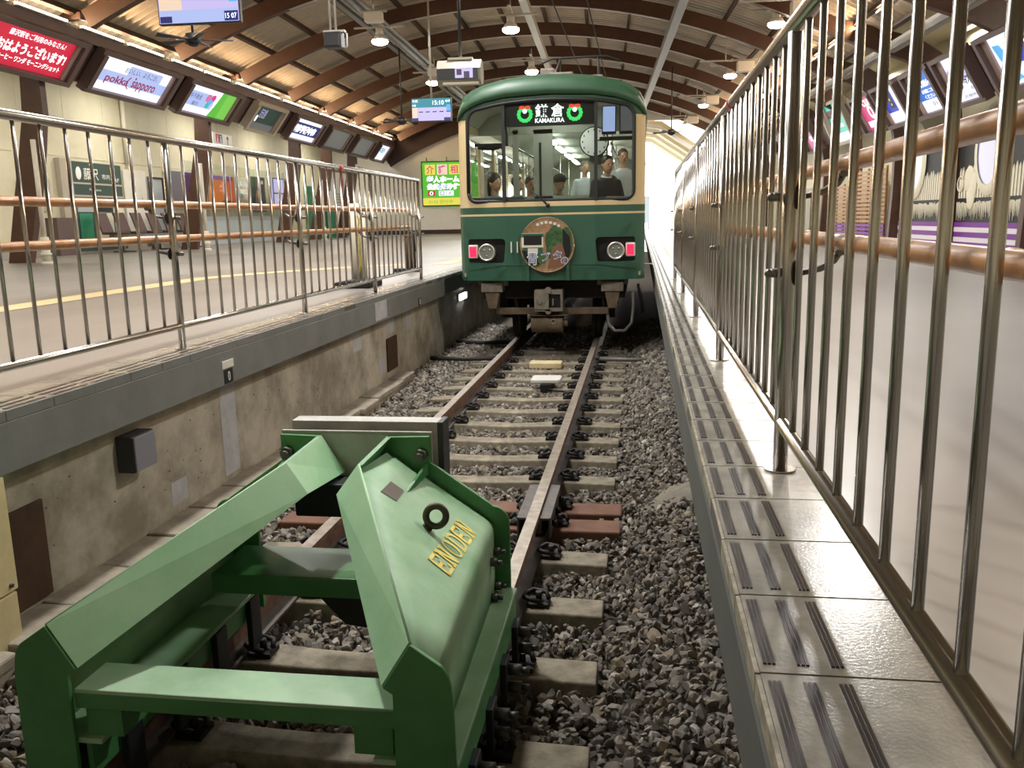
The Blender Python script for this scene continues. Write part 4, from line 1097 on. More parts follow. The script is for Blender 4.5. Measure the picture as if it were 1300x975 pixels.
# ------------------------------------------------------------------ hall shell
RC = (-1.5, -10.4); RU = 18.05
ARY = [6.2 + 4.03 * k for k in range(11)]
LEG_L = {3, 5, 7, 8, 9}       # arches whose feet reach the left concourse floor
def arch(k, y, n):
    b = MB(HW); path = []
    aL = math.asin(-8.0 / RU); aR = math.asin(8.0 / RU)
    bot = []; top = []
    def pt(a, r): return (RC[0] + r * math.sin(a), RC[1] + r * math.cos(a))
    for i in range(33):
        a = aL + (aR - aL) * i / 32; bot.append(pt(a, RU)); top.append(pt(a, RU + .38))
    bot += [(7.3, 5.46), (8.2, 5.14), (8.85, 4.8), (9.2, 4.3), (9.36, 3.4), (9.36, 2.2), (9.3, .78)]
    top += [(7.5, 5.9), (8.5, 5.6), (9.2, 5.15), (9.5, 4.5), (9.62, 3.4), (9.62, 2.2), (9.56, .78)]
    w = .1
    rows = [[(p[0], y - w, p[1]), (q[0], y - w, q[1]), (q[0], y + w, q[1]), (p[0], y + w, p[1])] for p, q in zip(bot, top)]
    b.grid(rows, 0, False, True, True)
    if k in LEG_L:
        lb = [(-11.5, .93), (-11.12, 2.4), (-10.92, 3.3), (-10.78, 4.1), (-10.78, 5.1), (-10.72, 5.98)]
        lt = [(-12.0, .93), (-11.66, 2.4), (-11.44, 3.3), (-11.26, 4.1), (-11.2, 5.1), (-11.16, 5.98)]
        b.grid([[(p[0], y - w, p[1]), (q[0], y - w, q[1]), (q[0], y + w, q[1]), (p[0], y + w, p[1])] for p, q in zip(lb, lt)], 0, False, True, True)
        b.box(-11.16, -9.7, y - w, y + w, 5.96, 6.1, 0)
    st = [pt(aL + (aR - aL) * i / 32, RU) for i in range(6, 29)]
    b.grid([[(p[0], y - .1, p[1] - .012), (p[0], y - .04, p[1] - .02), (p[0], y + .04, p[1] - .012)] for p in st], 1, False)  # pale strip stands in for light on the arch's lower edge
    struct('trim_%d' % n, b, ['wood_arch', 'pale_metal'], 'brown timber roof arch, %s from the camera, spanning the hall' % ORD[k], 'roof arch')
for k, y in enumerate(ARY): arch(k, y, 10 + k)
# corrugated deck
RD = RU + .38 + .16
a0, a1 = math.asin(-9.0 / RD), math.asin(9.2 / RD)
per = .29; ys = np.arange(-3.2, 49, per / 4); NA = 30; V = []
for i, y in enumerate(ys):
    d = (0, .05, .05, 0)[i % 4]
    for j in range(NA + 1):
        a = a0 + (a1 - a0) * j / NA
        V.append(HW @ Vector((RC[0] + (RD + d) * math.sin(a), y, RC[1] + (RD + d) * math.cos(a))))
ny = len(ys); Fq = [(i * (NA + 1) + j, i * (NA + 1) + j + 1, (i + 1) * (NA + 1) + j + 1, (i + 1) * (NA + 1) + j) for i in range(ny - 1) for j in range(NA)]
me = bpy.data.meshes.new('ceiling'); me.from_pydata([tuple(v) for v in V], [], Fq); me.materials.append(MATS['deck_sheet'])
o = bpy.data.objects.new('ceiling', me); COL.objects.link(o); tag(o, 'pale corrugated sheets of the vaulted roof above the arches', 'ceiling', kind='structure')
for k in range(14):
    a = a0 + (a1 - a0) * (k + .5) / 14; r = RU + .38
    b = MB(HW); t_ = Vector((math.cos(a), 0, -math.sin(a))); n_ = Vector((math.sin(a), 0, math.cos(a))); c = Vector((RC[0] + r * math.sin(a), 0, RC[1] + r * math.cos(a)))
    p = [c - t_ * .045, c + t_ * .045, c + t_ * .045 + n_ * .15, c - t_ * .045 + n_ * .15]
    b.poly([(q.x, -3, q.z) for q in p], (0, 51.5, 0))
    struct('trim_%d' % (30 + k), b, 'purlin', 'dark roof purlin running along the hall, %s from the left' % ORD[k], 'purlin')
# lengthwise girders
b = MB(HW); b.box(2.93, 3.15, -3, 48, 6.58, 6.62, 0); b.box(2.93, 2.97, -3, 48, 6.62, 6.78, 0); b.box(3.11, 3.15, -3, 48, 6.62, 6.78, 0)
struct('trim_50', b, 'channel_steel', 'pale steel channel running along the roof right of the train', 'girder')
b = MB(HW); b.box(-.8, -.62, -3, 48, 6.66, 6.70); b.box(-.75, -.67, -3, 48, 6.7, 7.0)
struct('trim_51', b, 'pale_metal', 'pale steel channel running along the middle of the roof', 'girder')
b = MB(HW); b.cyl((-4.65, -3, 6.72), (-4.65, 48, 6.72), .14, n=16); b.cyl((-4.35, -3, 6.62), (-4.35, 48, 6.62), .05, n=10); b.box(-5.0, -4.85, -3, 48, 6.6, 6.68)
struct('trim_52', b, 'girder_grey', 'grey pipes and tray running along the left half of the roof', 'pipe run')
# walls
b = MB(HW); b.box(-14.2, -14, -3, 47.8, .9, 6.2)
for k in range(26): b.box(-14.005, -13.994, -2 + k * 2, -1.985 + k * 2, 1.2, 6.0)
b.box(-14.002, -13.985, -3, 47.8, 3.66, 3.69)
struct('wall_left', b, 'wall_cream', 'cream panelled wall at the back of the left concourse', 'wall')
b = MB(HW); b.box(-14, -13.9, -3, 47.6, .9, 1.12); struct('baseboard_left', b, 'baseboard_grey', 'grey kerb along the foot of the cream left wall', 'baseboard')
b = MB(HW); b.box(-14.2, -10.25, -3, 47.8, 6.0, 6.1); struct('ceiling_2', b, 'wall_cream', 'flat cream soffit behind the left light boxes', 'ceiling')
b = MB(HW); b.box(10.0, 10.2, -3, 47.8, .7, 6.2); struct('wall_right', b, 'wall_cream', 'cream wall at the back of the right concourse', 'wall')
b = MB(HW); b.box(7.55, 10.2, -3, 47.8, 5.95, 6.05); struct('ceiling_3', b, 'wall_cream', 'flat cream soffit behind the right light boxes', 'ceiling')
b = MB(HW); b.box(-14.2, 10.2, -3.3, -3.1, .5, 8.6); struct('wall_back', b, 'wall_cream', 'plain cream wall behind the camera at the buffer end', 'wall')
b = MB(HW); b.box(-14.2, -3.2, 47.5, 47.7, .9, 8.6); b.box(-3.2, 7, 47.5, 47.7, 6.55, 8.6); b.box(7, 10.2, 47.5, 47.7, .5, 8.6)
struct('wall_end', b, 'wall_white', 'white end wall of the hall behind the train, open where the track leaves', 'wall')
b = MB(HW); b.box(-14, -3.2, 47.4, 47.5, .93, 1.16); struct('baseboard_end', b, 'purlin', 'dark skirting along the foot of the white end wall', 'baseboard')
# sloping dark barge along the end wall
b = MB(HW); rows = []
for i in range(17):
    a = math.asin(-9.4 / 18.6) * (1 - i / 16); p = (RC[0] + 17.3 * math.sin(a), RC[1] + 17.3 * math.cos(a)); q = (RC[0] + 18.4 * math.sin(a), RC[1] + 18.4 * math.cos(a))
    rows.append([(p[0], 47.2, p[1]), (q[0], 47.2, q[1])])
b.grid(rows, 0, False); struct('trim_53', b, 'purlin', 'dark boarding under the roof against the end wall', 'gable board')
# outside the open end
b = MB(HW); b.box(-8, 40, 47.9, 120, .55, .76); struct('ground_outside', b, 'wall_white', 'sunlit ground beyond the open end of the hall', 'ground')
t = thing('platform_canopy', 'beige boarded canopy with white beams sloping outside the open end', 'canopy', tuple(H(6, 52, 4)))
b = MB(HW); b.poly([(3.0, 49, 6.6), (4.2, 49, 6.45), (9.5, 49, 3.0), (9.5, 49, 3.15), (4.3, 49, 6.65), (3.0, 49, 6.75)], (0, 12, 0)); b.build('canopy_deck', 'canopy_beige', t)
for y in (49.0, 51.4, 54.2, 57.5):
    b = MB(HW); b.poly([(3.0, y, 6.4), (4.2, y, 6.25), (9.5, y, 2.8), (9.5, y, 3.0), (4.2, y, 6.45), (3.0, y, 6.6)], (0, .22, 0)); b.build('canopy_beam', 'plastic_white', t)

# ------------------------------------------------------------------ light boxes
def lightbox_left(y0, y1, label, face, fname='illuminated_sign', grp='light boxes above the left concourse', box='sign_brown', zb=4.82, zt=5.54):
    c = Vector(H(-10.35, (y0 + y1) / 2, (zb + zt) / 2))
    t = thing(fname, label, 'light box', tuple(c), grp)
    M = frame(H(-10.55, (y0 + y1) / 2, zb), UY, UX * .55 + Vector((0, 0, zt - zb)))
    w = (y1 - y0) / 2; h = math.hypot(.55, zt - zb); b = MB(M)
    b.box(-w - .16, w + .16, -.08, .02, -.1, .10); b.box(-w - .16, w + .16, h - .02, h + .1, -.1, .10); b.box(-w - .16, -w, .02, h - .02, -.1, .16); b.box(w, w + .16, .02, h - .02, -.1, .10); b.box(-w, w, .02, h - .02, -.1, -.06)
    b.build('casing', box, t, bevel=.006)
    f = MB(M); f.box(-w, w - .12, .02, h - .02, -.06, -.04); s = f.build('screen', face, t)
    f = MB(M); f.box(w - .12, w, .02, h - .02, -.06, .02); f.build('inner_frame', 'inner_mauve', t, bevel=.004)
    return t, M, w, h, s
def patch(M, x0, x1, y0, y1, m, par, name='printed_field', z=-.036):
    return MB(M).box(x0, x1, y0, y1, z - .003, z).build(name, m, par)
Z = -.034
t, M, w, h, s = lightbox_left(15.6, 18.68, 'red light box with white greeting おはようございます, nearest on the left', 'scr_red')
text('藤沢駅をご利用のみなさん!', M, .25, .80 * h, 1.75, .13, 'led_sign', s, z=Z); text('おはようございます!', M, .25, .49 * h, 2.15, .26, 'led_sign', s, z=Z, bold=.03); text('缶コーヒー ワンダ モーニングショット', M, .25, .22 * h, 2.1, .13, 'led_sign', s, z=Z, bold=.01)
t, M, w, h, s = lightbox_left(19.5, 22.9, 'white and pale blue light box with red rounded lettering beside the red greeting', 'scr_white')
patch(M, -w, w - .12, .26 * h, .58 * h, 'scr_blue_pale', s); patch(M, -.2 * w, w * .7, .58 * h, .85 * h, 'scr_blue_pale', s)
text('pokka', M, -.62, .36 * h, 1.0, .26, 'scr_crimson', s, z=Z + .004, bold=.02); text('sapporo', M, .58, .34 * h, 1.1, .26, 'scr_crimson', s, z=Z + .004, bold=.02)
b = MB(M); b.tube([(-.02 + .17 * math.cos(a), .40 * h + .17 * math.sin(a), Z + .004) for a in np.linspace(2.2, 4.6, 9)], .012, 5); b.ball((.1, .55 * h, Z + .004), (.035, .035, .005), 8); b.build('logo', 'scr_crimson', s)
text('おいしい、よろこび。', M, .25, .72 * h, 1.5, .15, 'scr_ink', s, z=Z + .004)
t, M, w, h, s = lightbox_left(23.75, 27.0, 'white light box with a bright green right end, third from the left', 'scr_white')
patch(M, .35 * w, w - .12, .02, h - .02, 'scr_green', s); b = MB(M); b.poly([(.2 * w, .02, Z), (.55 * w, .02, Z), (.55 * w, h - .02, Z), (.36 * w, h - .02, Z), (.30 * w, .5 * h, Z)], (0, 0, .002)); b.build('printed_field', 'scr_lime', s)
patch(M, -w, .18 * w, .25 * h, .75 * h, 'scr_blue_pale', s)
text('三井不動産', M, -.95, .58 * h, .85, .17, 'scr_navy', s, z=Z + .004); text('案内', M, -.75, .34 * h, .35, .14, 'scr_navy', s, z=Z + .004)
for (x, y, r, m) in ((-.12, .62 * h, .16, 'scr_pink'), (.08, .5 * h, .15, 'scr_sky'), (.16, .66 * h, .13, 'scr_magenta'), (.0, .38 * h, .13, 'scr_teal'), (.2, .4 * h, .12, 'scr_lilac')):
    b = MB(M); b.ball((x, y, Z + .005), (r, r * .8, .006), 12); b.build('logo', m, s)
# small green notice box, beige surround
t, M, w, h, s = lightbox_left(28.4, 30.8, 'small dark green notice in a beige surround, between the green-ended and blue boxes', 'scr_darkgreen', box='sign_beige')
patch(M, -w, w - .12, .02, .26 * h, 'scr_dead', s); text('足元注意', M, -.25, .66 * h, .5, .34, 'scr_lilac', s, z=Z); b = MB(M); b.ball((-.6, .42 * h, Z), (.06, .13, .005), 10); b.build('logo', 'led_sign', s)
t, M, w, h, s = lightbox_left(32.1, 35.35, 'dark blue light box with white block lettering, past the green notice', 'scr_white')
patch(M, -w, w - .12, .24 * h, .78 * h, 'scr_navy', s); text('湘南学園中高', M, -.05, .5 * h, 2.5, .34, 'led_sign', s, z=Z + .004, bold=.03)
lightbox_left(36.2, 39.3, 'unlit blank light box directly past the dark blue one', 'scr_dead')
lightbox_left(40.3, 43.3, 'unlit blank light box beside the last lit pale one', 'scr_dead')
t, M, w, h, s = lightbox_left(44.3, 46.6, 'pale light box with teal lettering, farthest on the left', 'scr_white')
text('歯科医院', M, -.1, .62 * h, 1.5, .3, 'scr_teal_dark', s, z=Z, bold=.02); text('クリニック', M, -.3, .3 * h, 1.1, .2, 'scr_teal_dark', s, z=Z)
# trough and led strips above the boxes
b = MB(HW); b.box(-10.35, -10.02, -3, 47.4, 5.66, 5.74); b.box(-10.02, -9.97, -3, 47.4, 5.62, 5.84); struct('trim_54', b, 'sign_brown', 'dark brown ledge running above the left light boxes', 'ledge')
STRIPS = []
for k in range(10):
    for j, (ya, yb) in enumerate(((.25, 1.95), (2.15, 3.80))):
        y = 8.25 + 4.03 * k - 2.0; 
        if y + ya < 3 or y + yb > 47.3: continue
        i = 2 * k + j
        t = thing('strip_light', 'white strip light on the ledge above the left light boxes, number %d counting away' % (i + 1) if False else 'white strip light on the left ledge, %s in the row going away' % (ORD[i] if i < 16 else ['seventeenth', 'eighteenth', 'nineteenth', 'twentieth'][i - 16]), 'strip light', tuple(H(-9.95, y + ya, 5.9)), 'strip lights above the left light boxes')
        b = MB(HW); b.box(-10.0, -9.9, y + ya, y + yb, 5.85, 5.875); b.build('tray', 'pale_metal', t)
        b = MB(HW); b.box(-9.985, -9.915, y + ya + .03, y + yb - .03, 5.875, 5.925); b.build('tube', 'led_white', t)
        STRIPS.append((t, -9.90, y + (ya + yb) / 2, 5.90, yb - ya - .1, 1))
def strip_glow(x, y, z, L, t, sgn, W):
    l = bpy.data.lights.new('strip_glow', 'AREA'); l.shape = 'RECTANGLE'; l.size = L; l.size_y = .08; l.energy = W; l.color = (1.0, .68, .38)
    lo = bpy.data.objects.new('strip_glow', l); COL.objects.link(lo)
    n = (UX * (.93 * sgn) + Vector((0, 0, .36))).normalized(); u = UY.copy(); v = n.cross(u)
    M = Matrix((u, v, n)).transposed(); M = M @ Matrix.Rotation(PI, 3, 'X')
    lo.parent = t; lo.matrix_parent_inverse = wmat(t).inverted(); lo.rotation_euler = M.to_euler(); lo.location = H(x, y, z)
# right boxes
def lightbox_right(y0, y1, label, face, zb=3.95, zt=4.87, box='sign_brown', xb=9.0, xt=8.45):
    t = thing('illuminated_sign', label, 'light box', tuple(H(8.8, (y0 + y1) / 2, (zb + zt) / 2)), 'light boxes above the right concourse')
    M = frame(H(xb, (y0 + y1) / 2, zb), -UY, UX * (xt - xb) + Vector((0, 0, zt - zb)))
    w = (y1 - y0) / 2; h = math.hypot(xt - xb, zt - zb); b = MB(M)
    b.box(-w - .12, w + .12, -.08, .02, -.1, .1); b.box(-w - .12, w + .12, h - .02, h + .08, -.1, .1); b.box(-w - .12, -w, .02, h - .02, -.1, .1); b.box(w, w + .12, .02, h - .02, -.1, .14); b.box(-w, w, .02, h - .02, -.1, -.06)
    b.build('casing', box, t, bevel=.006)
    f = MB(M); f.box(-w + .2, w, .02, h - .02, -.06, -.04); s = f.build('screen', face, t)
    f = MB(M); f.box(-w, -w + .2, .02, h - .02, -.06, .0); fr_ = f.build('inner_frame', 'inner_mauve', t, bevel=.004)
    return t, M, w, h, s
t, M, w, h, s = lightbox_right(15.2, 18.7, 'white light box with a sky-blue figure and royal blue panel, nearest on the right', 'scr_white')
patch(M, -w + .75, w, .38 * h, .78 * h, 'scr_royal', s); text('ドルフィン', M, .2, .62 * h, 1.7, .26, 'led_sign', s, z=Z, bold=.02); b = MB(M)
b.poly([(-w + .28, .82 * h, Z), (-w + .55, .8 * h, Z), (-w + .75, .45 * h, Z), (-w + .72, .25 * h, Z), (-w + .95, .08 * h, Z), (-w + .75, .1 * h, Z), (-w + .62, .06 * h, Z), (-w + .6, .28 * h, Z), (-w + .36, .5 * h, Z)], (0, 0, .003)); b.build('printed_shape', 'scr_sky', s)
text('12F', M, -.5, .18 * h, .25, .12, 'scr_ink', s, z=Z)
t, M, w, h, s = lightbox_right(19.5, 21.05, 'white light box reading S 鈴木 in black, second from the right edge', 'scr_white')
patch(M, -w + .2, w, .45 * h, .72 * h, 'scr_lilac', s); text('S', M, -.2, .45 * h, .26, .4, 'scr_ink', s, z=Z + .004, bold=.03); text('鈴木', M, .22, .45 * h, .48, .27, 'scr_ink', s, z=Z + .004, bold=.03); text('歯科', M, .32, .24 * h, .24, .09, 'scr_ink', s, z=Z); text('診療時間', M, .1, .1 * h, .75, .08, 'scr_ink', s, z=Z)
t, M, w, h, s = lightbox_right(21.45, 23.1, 'blue light box with white lines of lettering, third from the right edge', 'scr_white')
patch(M, -w + .2, w, .30 * h, h - .02, 'scr_blue', s); patch(M, -w + .25, .02, .82 * h, .97 * h, 'scr_white', s, z=-.03); text('介護施設ガイド', M, .1, .68 * h, .82, .17, 'led_sign', s, z=Z + .004, bold=.02); text('お気軽にご相談', M, .1, .5 * h, .8, .1, 'led_sign', s, z=Z + .004); text('ください', M, .05, .37 * h, .6, .1, 'led_sign', s, z=Z + .004); text('01', M, .1, .18 * h, .25, .1, 'scr_ink', s, z=Z)
t, M, w, h, s = lightbox_right(23.75, 25.5, 'light box with a dark photo panel on royal blue, beside the blue one', 'scr_white')
patch(M, -w + .2, .1, .3 * h, h - .02, 'scr_royal', s); patch(M, -.32, .0, .4 * h, .85 * h, 'scr_ink', s, z=-.03); 
b = MB(M)
for k in range(3): b.ball((-.16, (.5 + .13 * k) * h, -.024), (.04, .04, .004), 8)
b.build('printed_dots', 'scr_peach', s)
t, M, w, h, s = lightbox_right(25.85, 27.6, 'red and pink light box with white capitals, past the photo panel', 'scr_magenta')
text('CUR', M, .1, .8 * h, .75, .2, 'led_sign', s, z=Z, bold=.03); patch(M, -w + .3, w - .1, .1 * h, .28 * h, 'scr_white', s); b = MB(M); b.disc((.1, .52 * h, Z), (0, 0, 1), .2, 24, 0, .12); b.build('logo', 'led_sign', s)
t, M, w, h, s = lightbox_right(28.9, 31.3, 'teal light box with white figure and white foot in a beige surround', 'scr_teal', zb=3.92, zt=5.12, box='sign_beige')
patch(M, -w + .2, w, .02, .22 * h, 'scr_white', s); text('人', M, .1, .72 * h, .35, .4, 'led_sign', s, z=Z); text('ご案内', M, .1, .4 * h, .5, .12, 'led_sign', s, z=Z)
t, M, w, h, s = lightbox_right(33.2, 35.0, 'pink light box beyond the teal one', 'scr_pink'); text('NEW', M, .1, .4 * h, .6, .2, 'led_sign', s, z=Z)
t, M, w, h, s = lightbox_right(36.2, 38.0, 'blue and white light box, farthest on the right', 'scr_white'); patch(M, -w + .2, w, .4 * h, h - .02, 'scr_royal', s)
b = MB(HW); b.box(7.75, 7.95, -3, 46, 5.30, 5.42); b.box(7.75, 7.78, -3, 46, 5.30, 5.50); struct('trim_55', b, 'pale_metal', 'pale cable tray running above the right light boxes', 'cable tray')
b = MB(HW); b.box(7.6, 7.75, -3, 46, 5.70, 5.76); struct('trim_56', b, 'sign_brown', 'dark ledge under the roof edge on the right', 'ledge')
for i in range(10):
    y = 7.0 + 4.03 * i
    t = thing('strip_light', 'warm strip light under the right roof edge, %s going away' % ORD[i], 'strip light', tuple(H(7.05, y, 5.85)), 'strip lights under the right roof edge')
    b = MB(HW); b.box(7.0, 7.1, y - 1.5, y + 1.5, 5.83, 5.85); b.build('tray', 'pale_metal', t)
    b = MB(HW); b.box(7.015, 7.085, y - 1.48, y + 1.48, 5.85, 5.89); b.build('tube', 'led_white', t)
    STRIPS.append((t, 7.0, y, 5.87, 2.9, -1))

for (t, x, y, z, L, sg) in STRIPS: strip_glow(x, y, z, L, t, sg, 30.0 * L)

b = MB(HW); b.poly([(-10.71, 3, 4.94), (-10.67, 3, 4.91), (-10.12, 3, 5.63), (-10.16, 3, 5.66)], (0, 44.3, 0)); struct('trim_57', b, 'sign_brown', 'dark brown backing board behind the row of left light boxes', 'backing board')
b = MB(HW); b.poly([(9.10, 6, 4.01), (9.145, 6, 4.035), (8.595, 6, 4.955), (8.55, 6, 4.93)], (0, 34, 0)); struct('trim_58', b, 'sign_brown', 'dark brown backing board behind the row of right light boxes', 'backing board')
# ------------------------------------------------------------------ ceiling lamps and hung things
def lamp(x, y, z, label, power=1.0):
    t = thing('ceiling_lamp', label, 'lamp', tuple(H(x, y, z)), 'high ceiling lamps')
    b = MB(HW); b.cyl((x, y, z + .05), (x, y, z + .16), .2, .13, n=20); b.cyl((x, y, z + .16), (x, y, z + .34), .1, .09, n=16); b.build('housing', 'plastic_white', t)
    b = MB(HW); b.ball((x, y, z + .02), (.21, .21, .09), 18); b.build('lens', 'lamp_lens', t)
    b = MB(HW); b.box(x - .65, x + .65, y - .02, y + .02, z + .34, z + .38); b.cyl((x, y, z + .36), (x, y, z + .7), .02, n=8); b.box(x - .03, x + .03, y - .5, y + .5, z + .45, z + .48); b.build('bracket', 'pale_metal', t)
    L = bpy.data.lights.new('lamp_light', 'AREA'); L.shape = 'DISK'; L.size = .45; L.energy = LAMP_W * power; L.color = (1.0, .985, .96)
    lo = bpy.data.objects.new('lamp_light', L); COL.objects.link(lo); lo.location = H(x, y, z - .08); adopt_light(lo, t)
def adopt_light(lo, t):
    lo.parent = t; lo.location = Vector(lo.location) - Vector(t.location)
WHERE = {'l': 'left pipe run', 'm': 'middle channel', 'r': 'right pale channel'}
for (row, x, ys) in (('l', -4.43, (6.2, 14.4, 22.6, 29.5, 38.0)), ('m', -1.04, (5.0, 10.6, 16.2, 21.9, 28.1)), ('r', 5.3, (6.0, 14.4, 22.6, 30.4, 38.2, 46.2))):
    for i, y in enumerate(ys):
        lamp(x, y, 6.1, 'round white ceiling lamp near the %s, %s from the camera' % (WHERE[row], ORD[i]))
def soffit_light(x, y, z, label, W, grp):
    t = thing('soffit_light', label, 'lamp', tuple(H(x, y, z)), grp)
    b = MB(HW); b.box(x - .12, x + .12, y - .6, y + .6, z, z + .06); b.build('housing', 'plastic_white', t)
    b = MB(HW); b.box(x - .1, x + .1, y - .57, y + .57, z - .01, z); b.build('lens', 'led_white_soft', t)
    L = bpy.data.lights.new('lamp_light', 'AREA'); L.shape = 'RECTANGLE'; L.size = .2; L.size_y = 1.1; L.energy = W; L.color = (1.0, .95, .86)
    lo = bpy.data.objects.new('lamp_light', L); COL.objects.link(lo); lo.location = H(x, y, z - .03); adopt_light(lo, t)
for i, y in enumerate((13.5, 19.5, 25.5, 31.5, 37.5, 43.5)): soffit_light(-12.2, y, 5.9, 'long ceiling light in the left soffit behind the light boxes, %s going away' % ORD[i], LAMP_W * .55, 'left soffit lights')
for i, y in enumerate((15.5, 22.5, 29.5, 36.5)): soffit_light(9.7, y, 5.85, 'added hidden light in the right soffit behind the light boxes, %s going away' % ORD[i], LAMP_W * .3, 'added right soffit lights')  # unseen lamps added to brighten the right concourse
def fan(x, y, z, label, ztop=7.2):
    t = thing('ceiling_fan', label, 'ceiling fan', tuple(H(x, y, z)), 'ceiling fans')
    b = MB(HW); b.cyl((x, y, z + .12), (x, y, ztop), .022, n=8); b.build('rod', 'plastic_black', t)
    b = MB(HW); b.cyl((x, y, z - .06), (x, y, z + .1), .14, .12, n=18); b.ball((x, y, z - .06), (.1, .1, .05), 12); b.build('motor', 'plastic_black', t)
    for k in range(5):
        a = 2 * PI * k / 5 + .35; d = Vector((math.cos(a), math.sin(a), 0)); q = Vector((-d.y, d.x, 0)); c = Vector((x, y, z))
        b = MB(HW); b.poly([tuple(c + d * .12 - q * .05), tuple(c + d * .66 - q * .075 - Vector((0, 0, .02))), tuple(c + d * .68 + q * .06 + Vector((0, 0, .02))), tuple(c + d * .12 + q * .05)], (0, 0, .012)); b.build('blade', 'plastic_black', t)
fan(-5.80, 15, 4.78, 'black ceiling fan hanging just below the nearer departure screen', 7.0)
fan(-4.72, 26, 4.55, 'black ceiling fan hanging left of the 15:10 screen', 6.9)
fan(3.62, 33, 4.62, 'black ceiling fan among the right-hand lamps', 6.9)
def departure_screen(x0, x1, y, z0, z1, label, clock, big):
    t = thing('departure_screen', label, 'screen', tuple(H((x0 + x1) / 2, y, z0)), 'hanging departure screens')
    M = frame(H((x0 + x1) / 2, y, (z0 + z1) / 2), UX, (0, 0, 1)); w = (x1 - x0) / 2; h = (z1 - z0) / 2
    b = MB(M); b.box(-w, w, -h, h, -.09, 0); b.build('casing', 'plastic_black', t, bevel=.01)
    b = MB(M); b.box(-w + .02, w - .02, -h + .02, h - .02, 0, .004); s = b.build('screen', 'scr_lilac', t)
    def p(x0, x1, y0, y1, m, z=.006): return MB(M).box(x0 * w, x1 * w, y0 * h, y1 * h, .003, z).build('screen_field', m, s)
    if big: p(-.95, -.4, -.45, .95, 'scr_peach'); p(-.95, .95, -.95, -.45, 'scr_blue_pale', .007)
    else: p(-.96, .96, .2, .95, 'scr_teal_dark', .007); p(-.95, -.7, -.8, .2, 'scr_peach')
    p(-.95, -.66, -.93, -.68, 'scr_navy', .009); p(.62, .95, -.93, -.55 if big else -.68, 'scr_navy', .009); p(.75, .95, -.2, .4, 'scr_sky', .008)
    for k in range(5): p(-.62 + .34 * k, -.42 + .34 * k, .08 if big else -.22, .13 if big else -.14, 'scr_ink', .009)
    if big: text(clock, M, .78 * w, -.74 * h, .27 * w, .2 * h, 'led_sign', s, z=.012)
    else: text(clock, M, .35 * w, .58 * h, .55 * w, .36 * h, 'led_sign', s, z=.012); text('方面', M, -.8 * w, .75 * h, .28 * w, .2 * h, 'led_sign', s, z=.012); text('2番', M, -.85 * w, .38 * h, .2 * w, .16 * h, 'led_sign', s, z=.012); text('各停', M, .82 * w, .7 * h, .24 * w, .2 * h, 'led_sign', s, z=.012)
    for x in ((-.35 * w, .35 * w) if big else (0,)): MB(M).cyl((x, h, -.05), (x, h + (7.0 - z1) * .95, -.05), .022, n=8).build('hanger', 'pale_metal', t)
departure_screen(-5.38, -4.12, 13, 4.59, 5.31, 'large departure screen showing 15 07 at the upper left', '15 07', True)
departure_screen(-3.14, -2.22, 20, 3.86, 4.37, 'small teal-topped departure screen showing 15:10 beside the train roof', '15:10', False)
# train monitor in its hood
t = thing('platform_monitor', 'hooded monitor on a pole hanging just left of the train roof', 'monitor', tuple(H(-1.38, 16, 4.3)))
M = frame(H(-1.38, 16, 4.28), UX, (0, 0, 1)); b = MB(M)
pr = [(0, -.16), (0, .04), (-.13, .2), (-.3, .2), (-.42, .03), (-.42, -.1), (-.3, -.22), (-.06, -.22)]
b.poly([(-.42, v, n) for n, v in pr], (.80, 0, 0)); b.build('hood', 'plastic_beige', t, bevel=.012)
b = MB(M); b.box(-.41, .33, -.155, .035, 0, .012); s = b.build('screen_bezel', 'plastic_black', t)
b = MB(M); b.box(-.08, .24, -.13, .03, .012, .016); b.build('screen', 'scr_lilac', s); b = MB(M); b.box(.08, .18, -.13, -.02, .016, .018); b.box(-.05, .04, -.08, .02, .016, .018); b.build('screen_field', 'scr_plum', s)
b = MB(M); b.box(-.3, .34, -.24, -.2, -.06, .03); b.build('lower_lip', 'sign_beige', t); b = MB(M); b.box(-.22, .22, .2, .24, -.3, -.1); b.build('top_plate', 'sign_beige', t)
MB(M).cyl((0, .26, -.15), (0, 2.9, -.15), .03, n=10).build('pole', 'plastic_black', t)
# loudspeaker / projector box on twin rods
t = thing('hanging_speaker', 'black box on twin rods hanging at the top left of centre', 'speaker', tuple(H(-2.76, 13, 4.3)))
M = frame(H(-2.76, 13, 4.3), UX, (0, 0, 1)); b = MB(M); b.box(-.13, .13, -.12, .1, -.2, .0); b.box(-.11, .11, -.1, .08, 0, .02); b.build('cabinet', 'plastic_black', t, bevel=.015)
b = MB(M); b.tube([(.15, .1, -.1), (.19, .08, -.1), (.19, -.1, -.1), (.15, -.12, -.1)], .015, 6); b.box(-.15, .17, .1, .13, -.15, -.05); b.build('yoke', 'pale_metal', t)
for x in (-.05, .03): MB(M).cyl((x, .12, -.1), (x, 2.7, -.1), .018, n=8).build('rod', 'pale_metal', t)
for (x, y, z, lab) in ((-4.0, 20.4, 6.1, 'small white speaker under the left pipe run, nearer of two'), (-4.0, 27.6, 6.05, 'small white speaker under the left pipe run, farther of two')):
    t = thing('roof_speaker', lab, 'speaker', tuple(H(x, y, z)), 'small white speakers under the roof')
    b = MB(HW); b.box(x - .2, x + .2, y - .12, y + .12, z, z + .22); b.build('cabinet', 'plastic_white', t, bevel=.02)
    b = MB(HW); b.box(x - .3, x + .3, y - .03, y + .03, z + .22, z + .26); b.cyl((x, y, z + .24), (x, y, z + .5), .02, n=8); b.build('bracket', 'pale_metal', t)
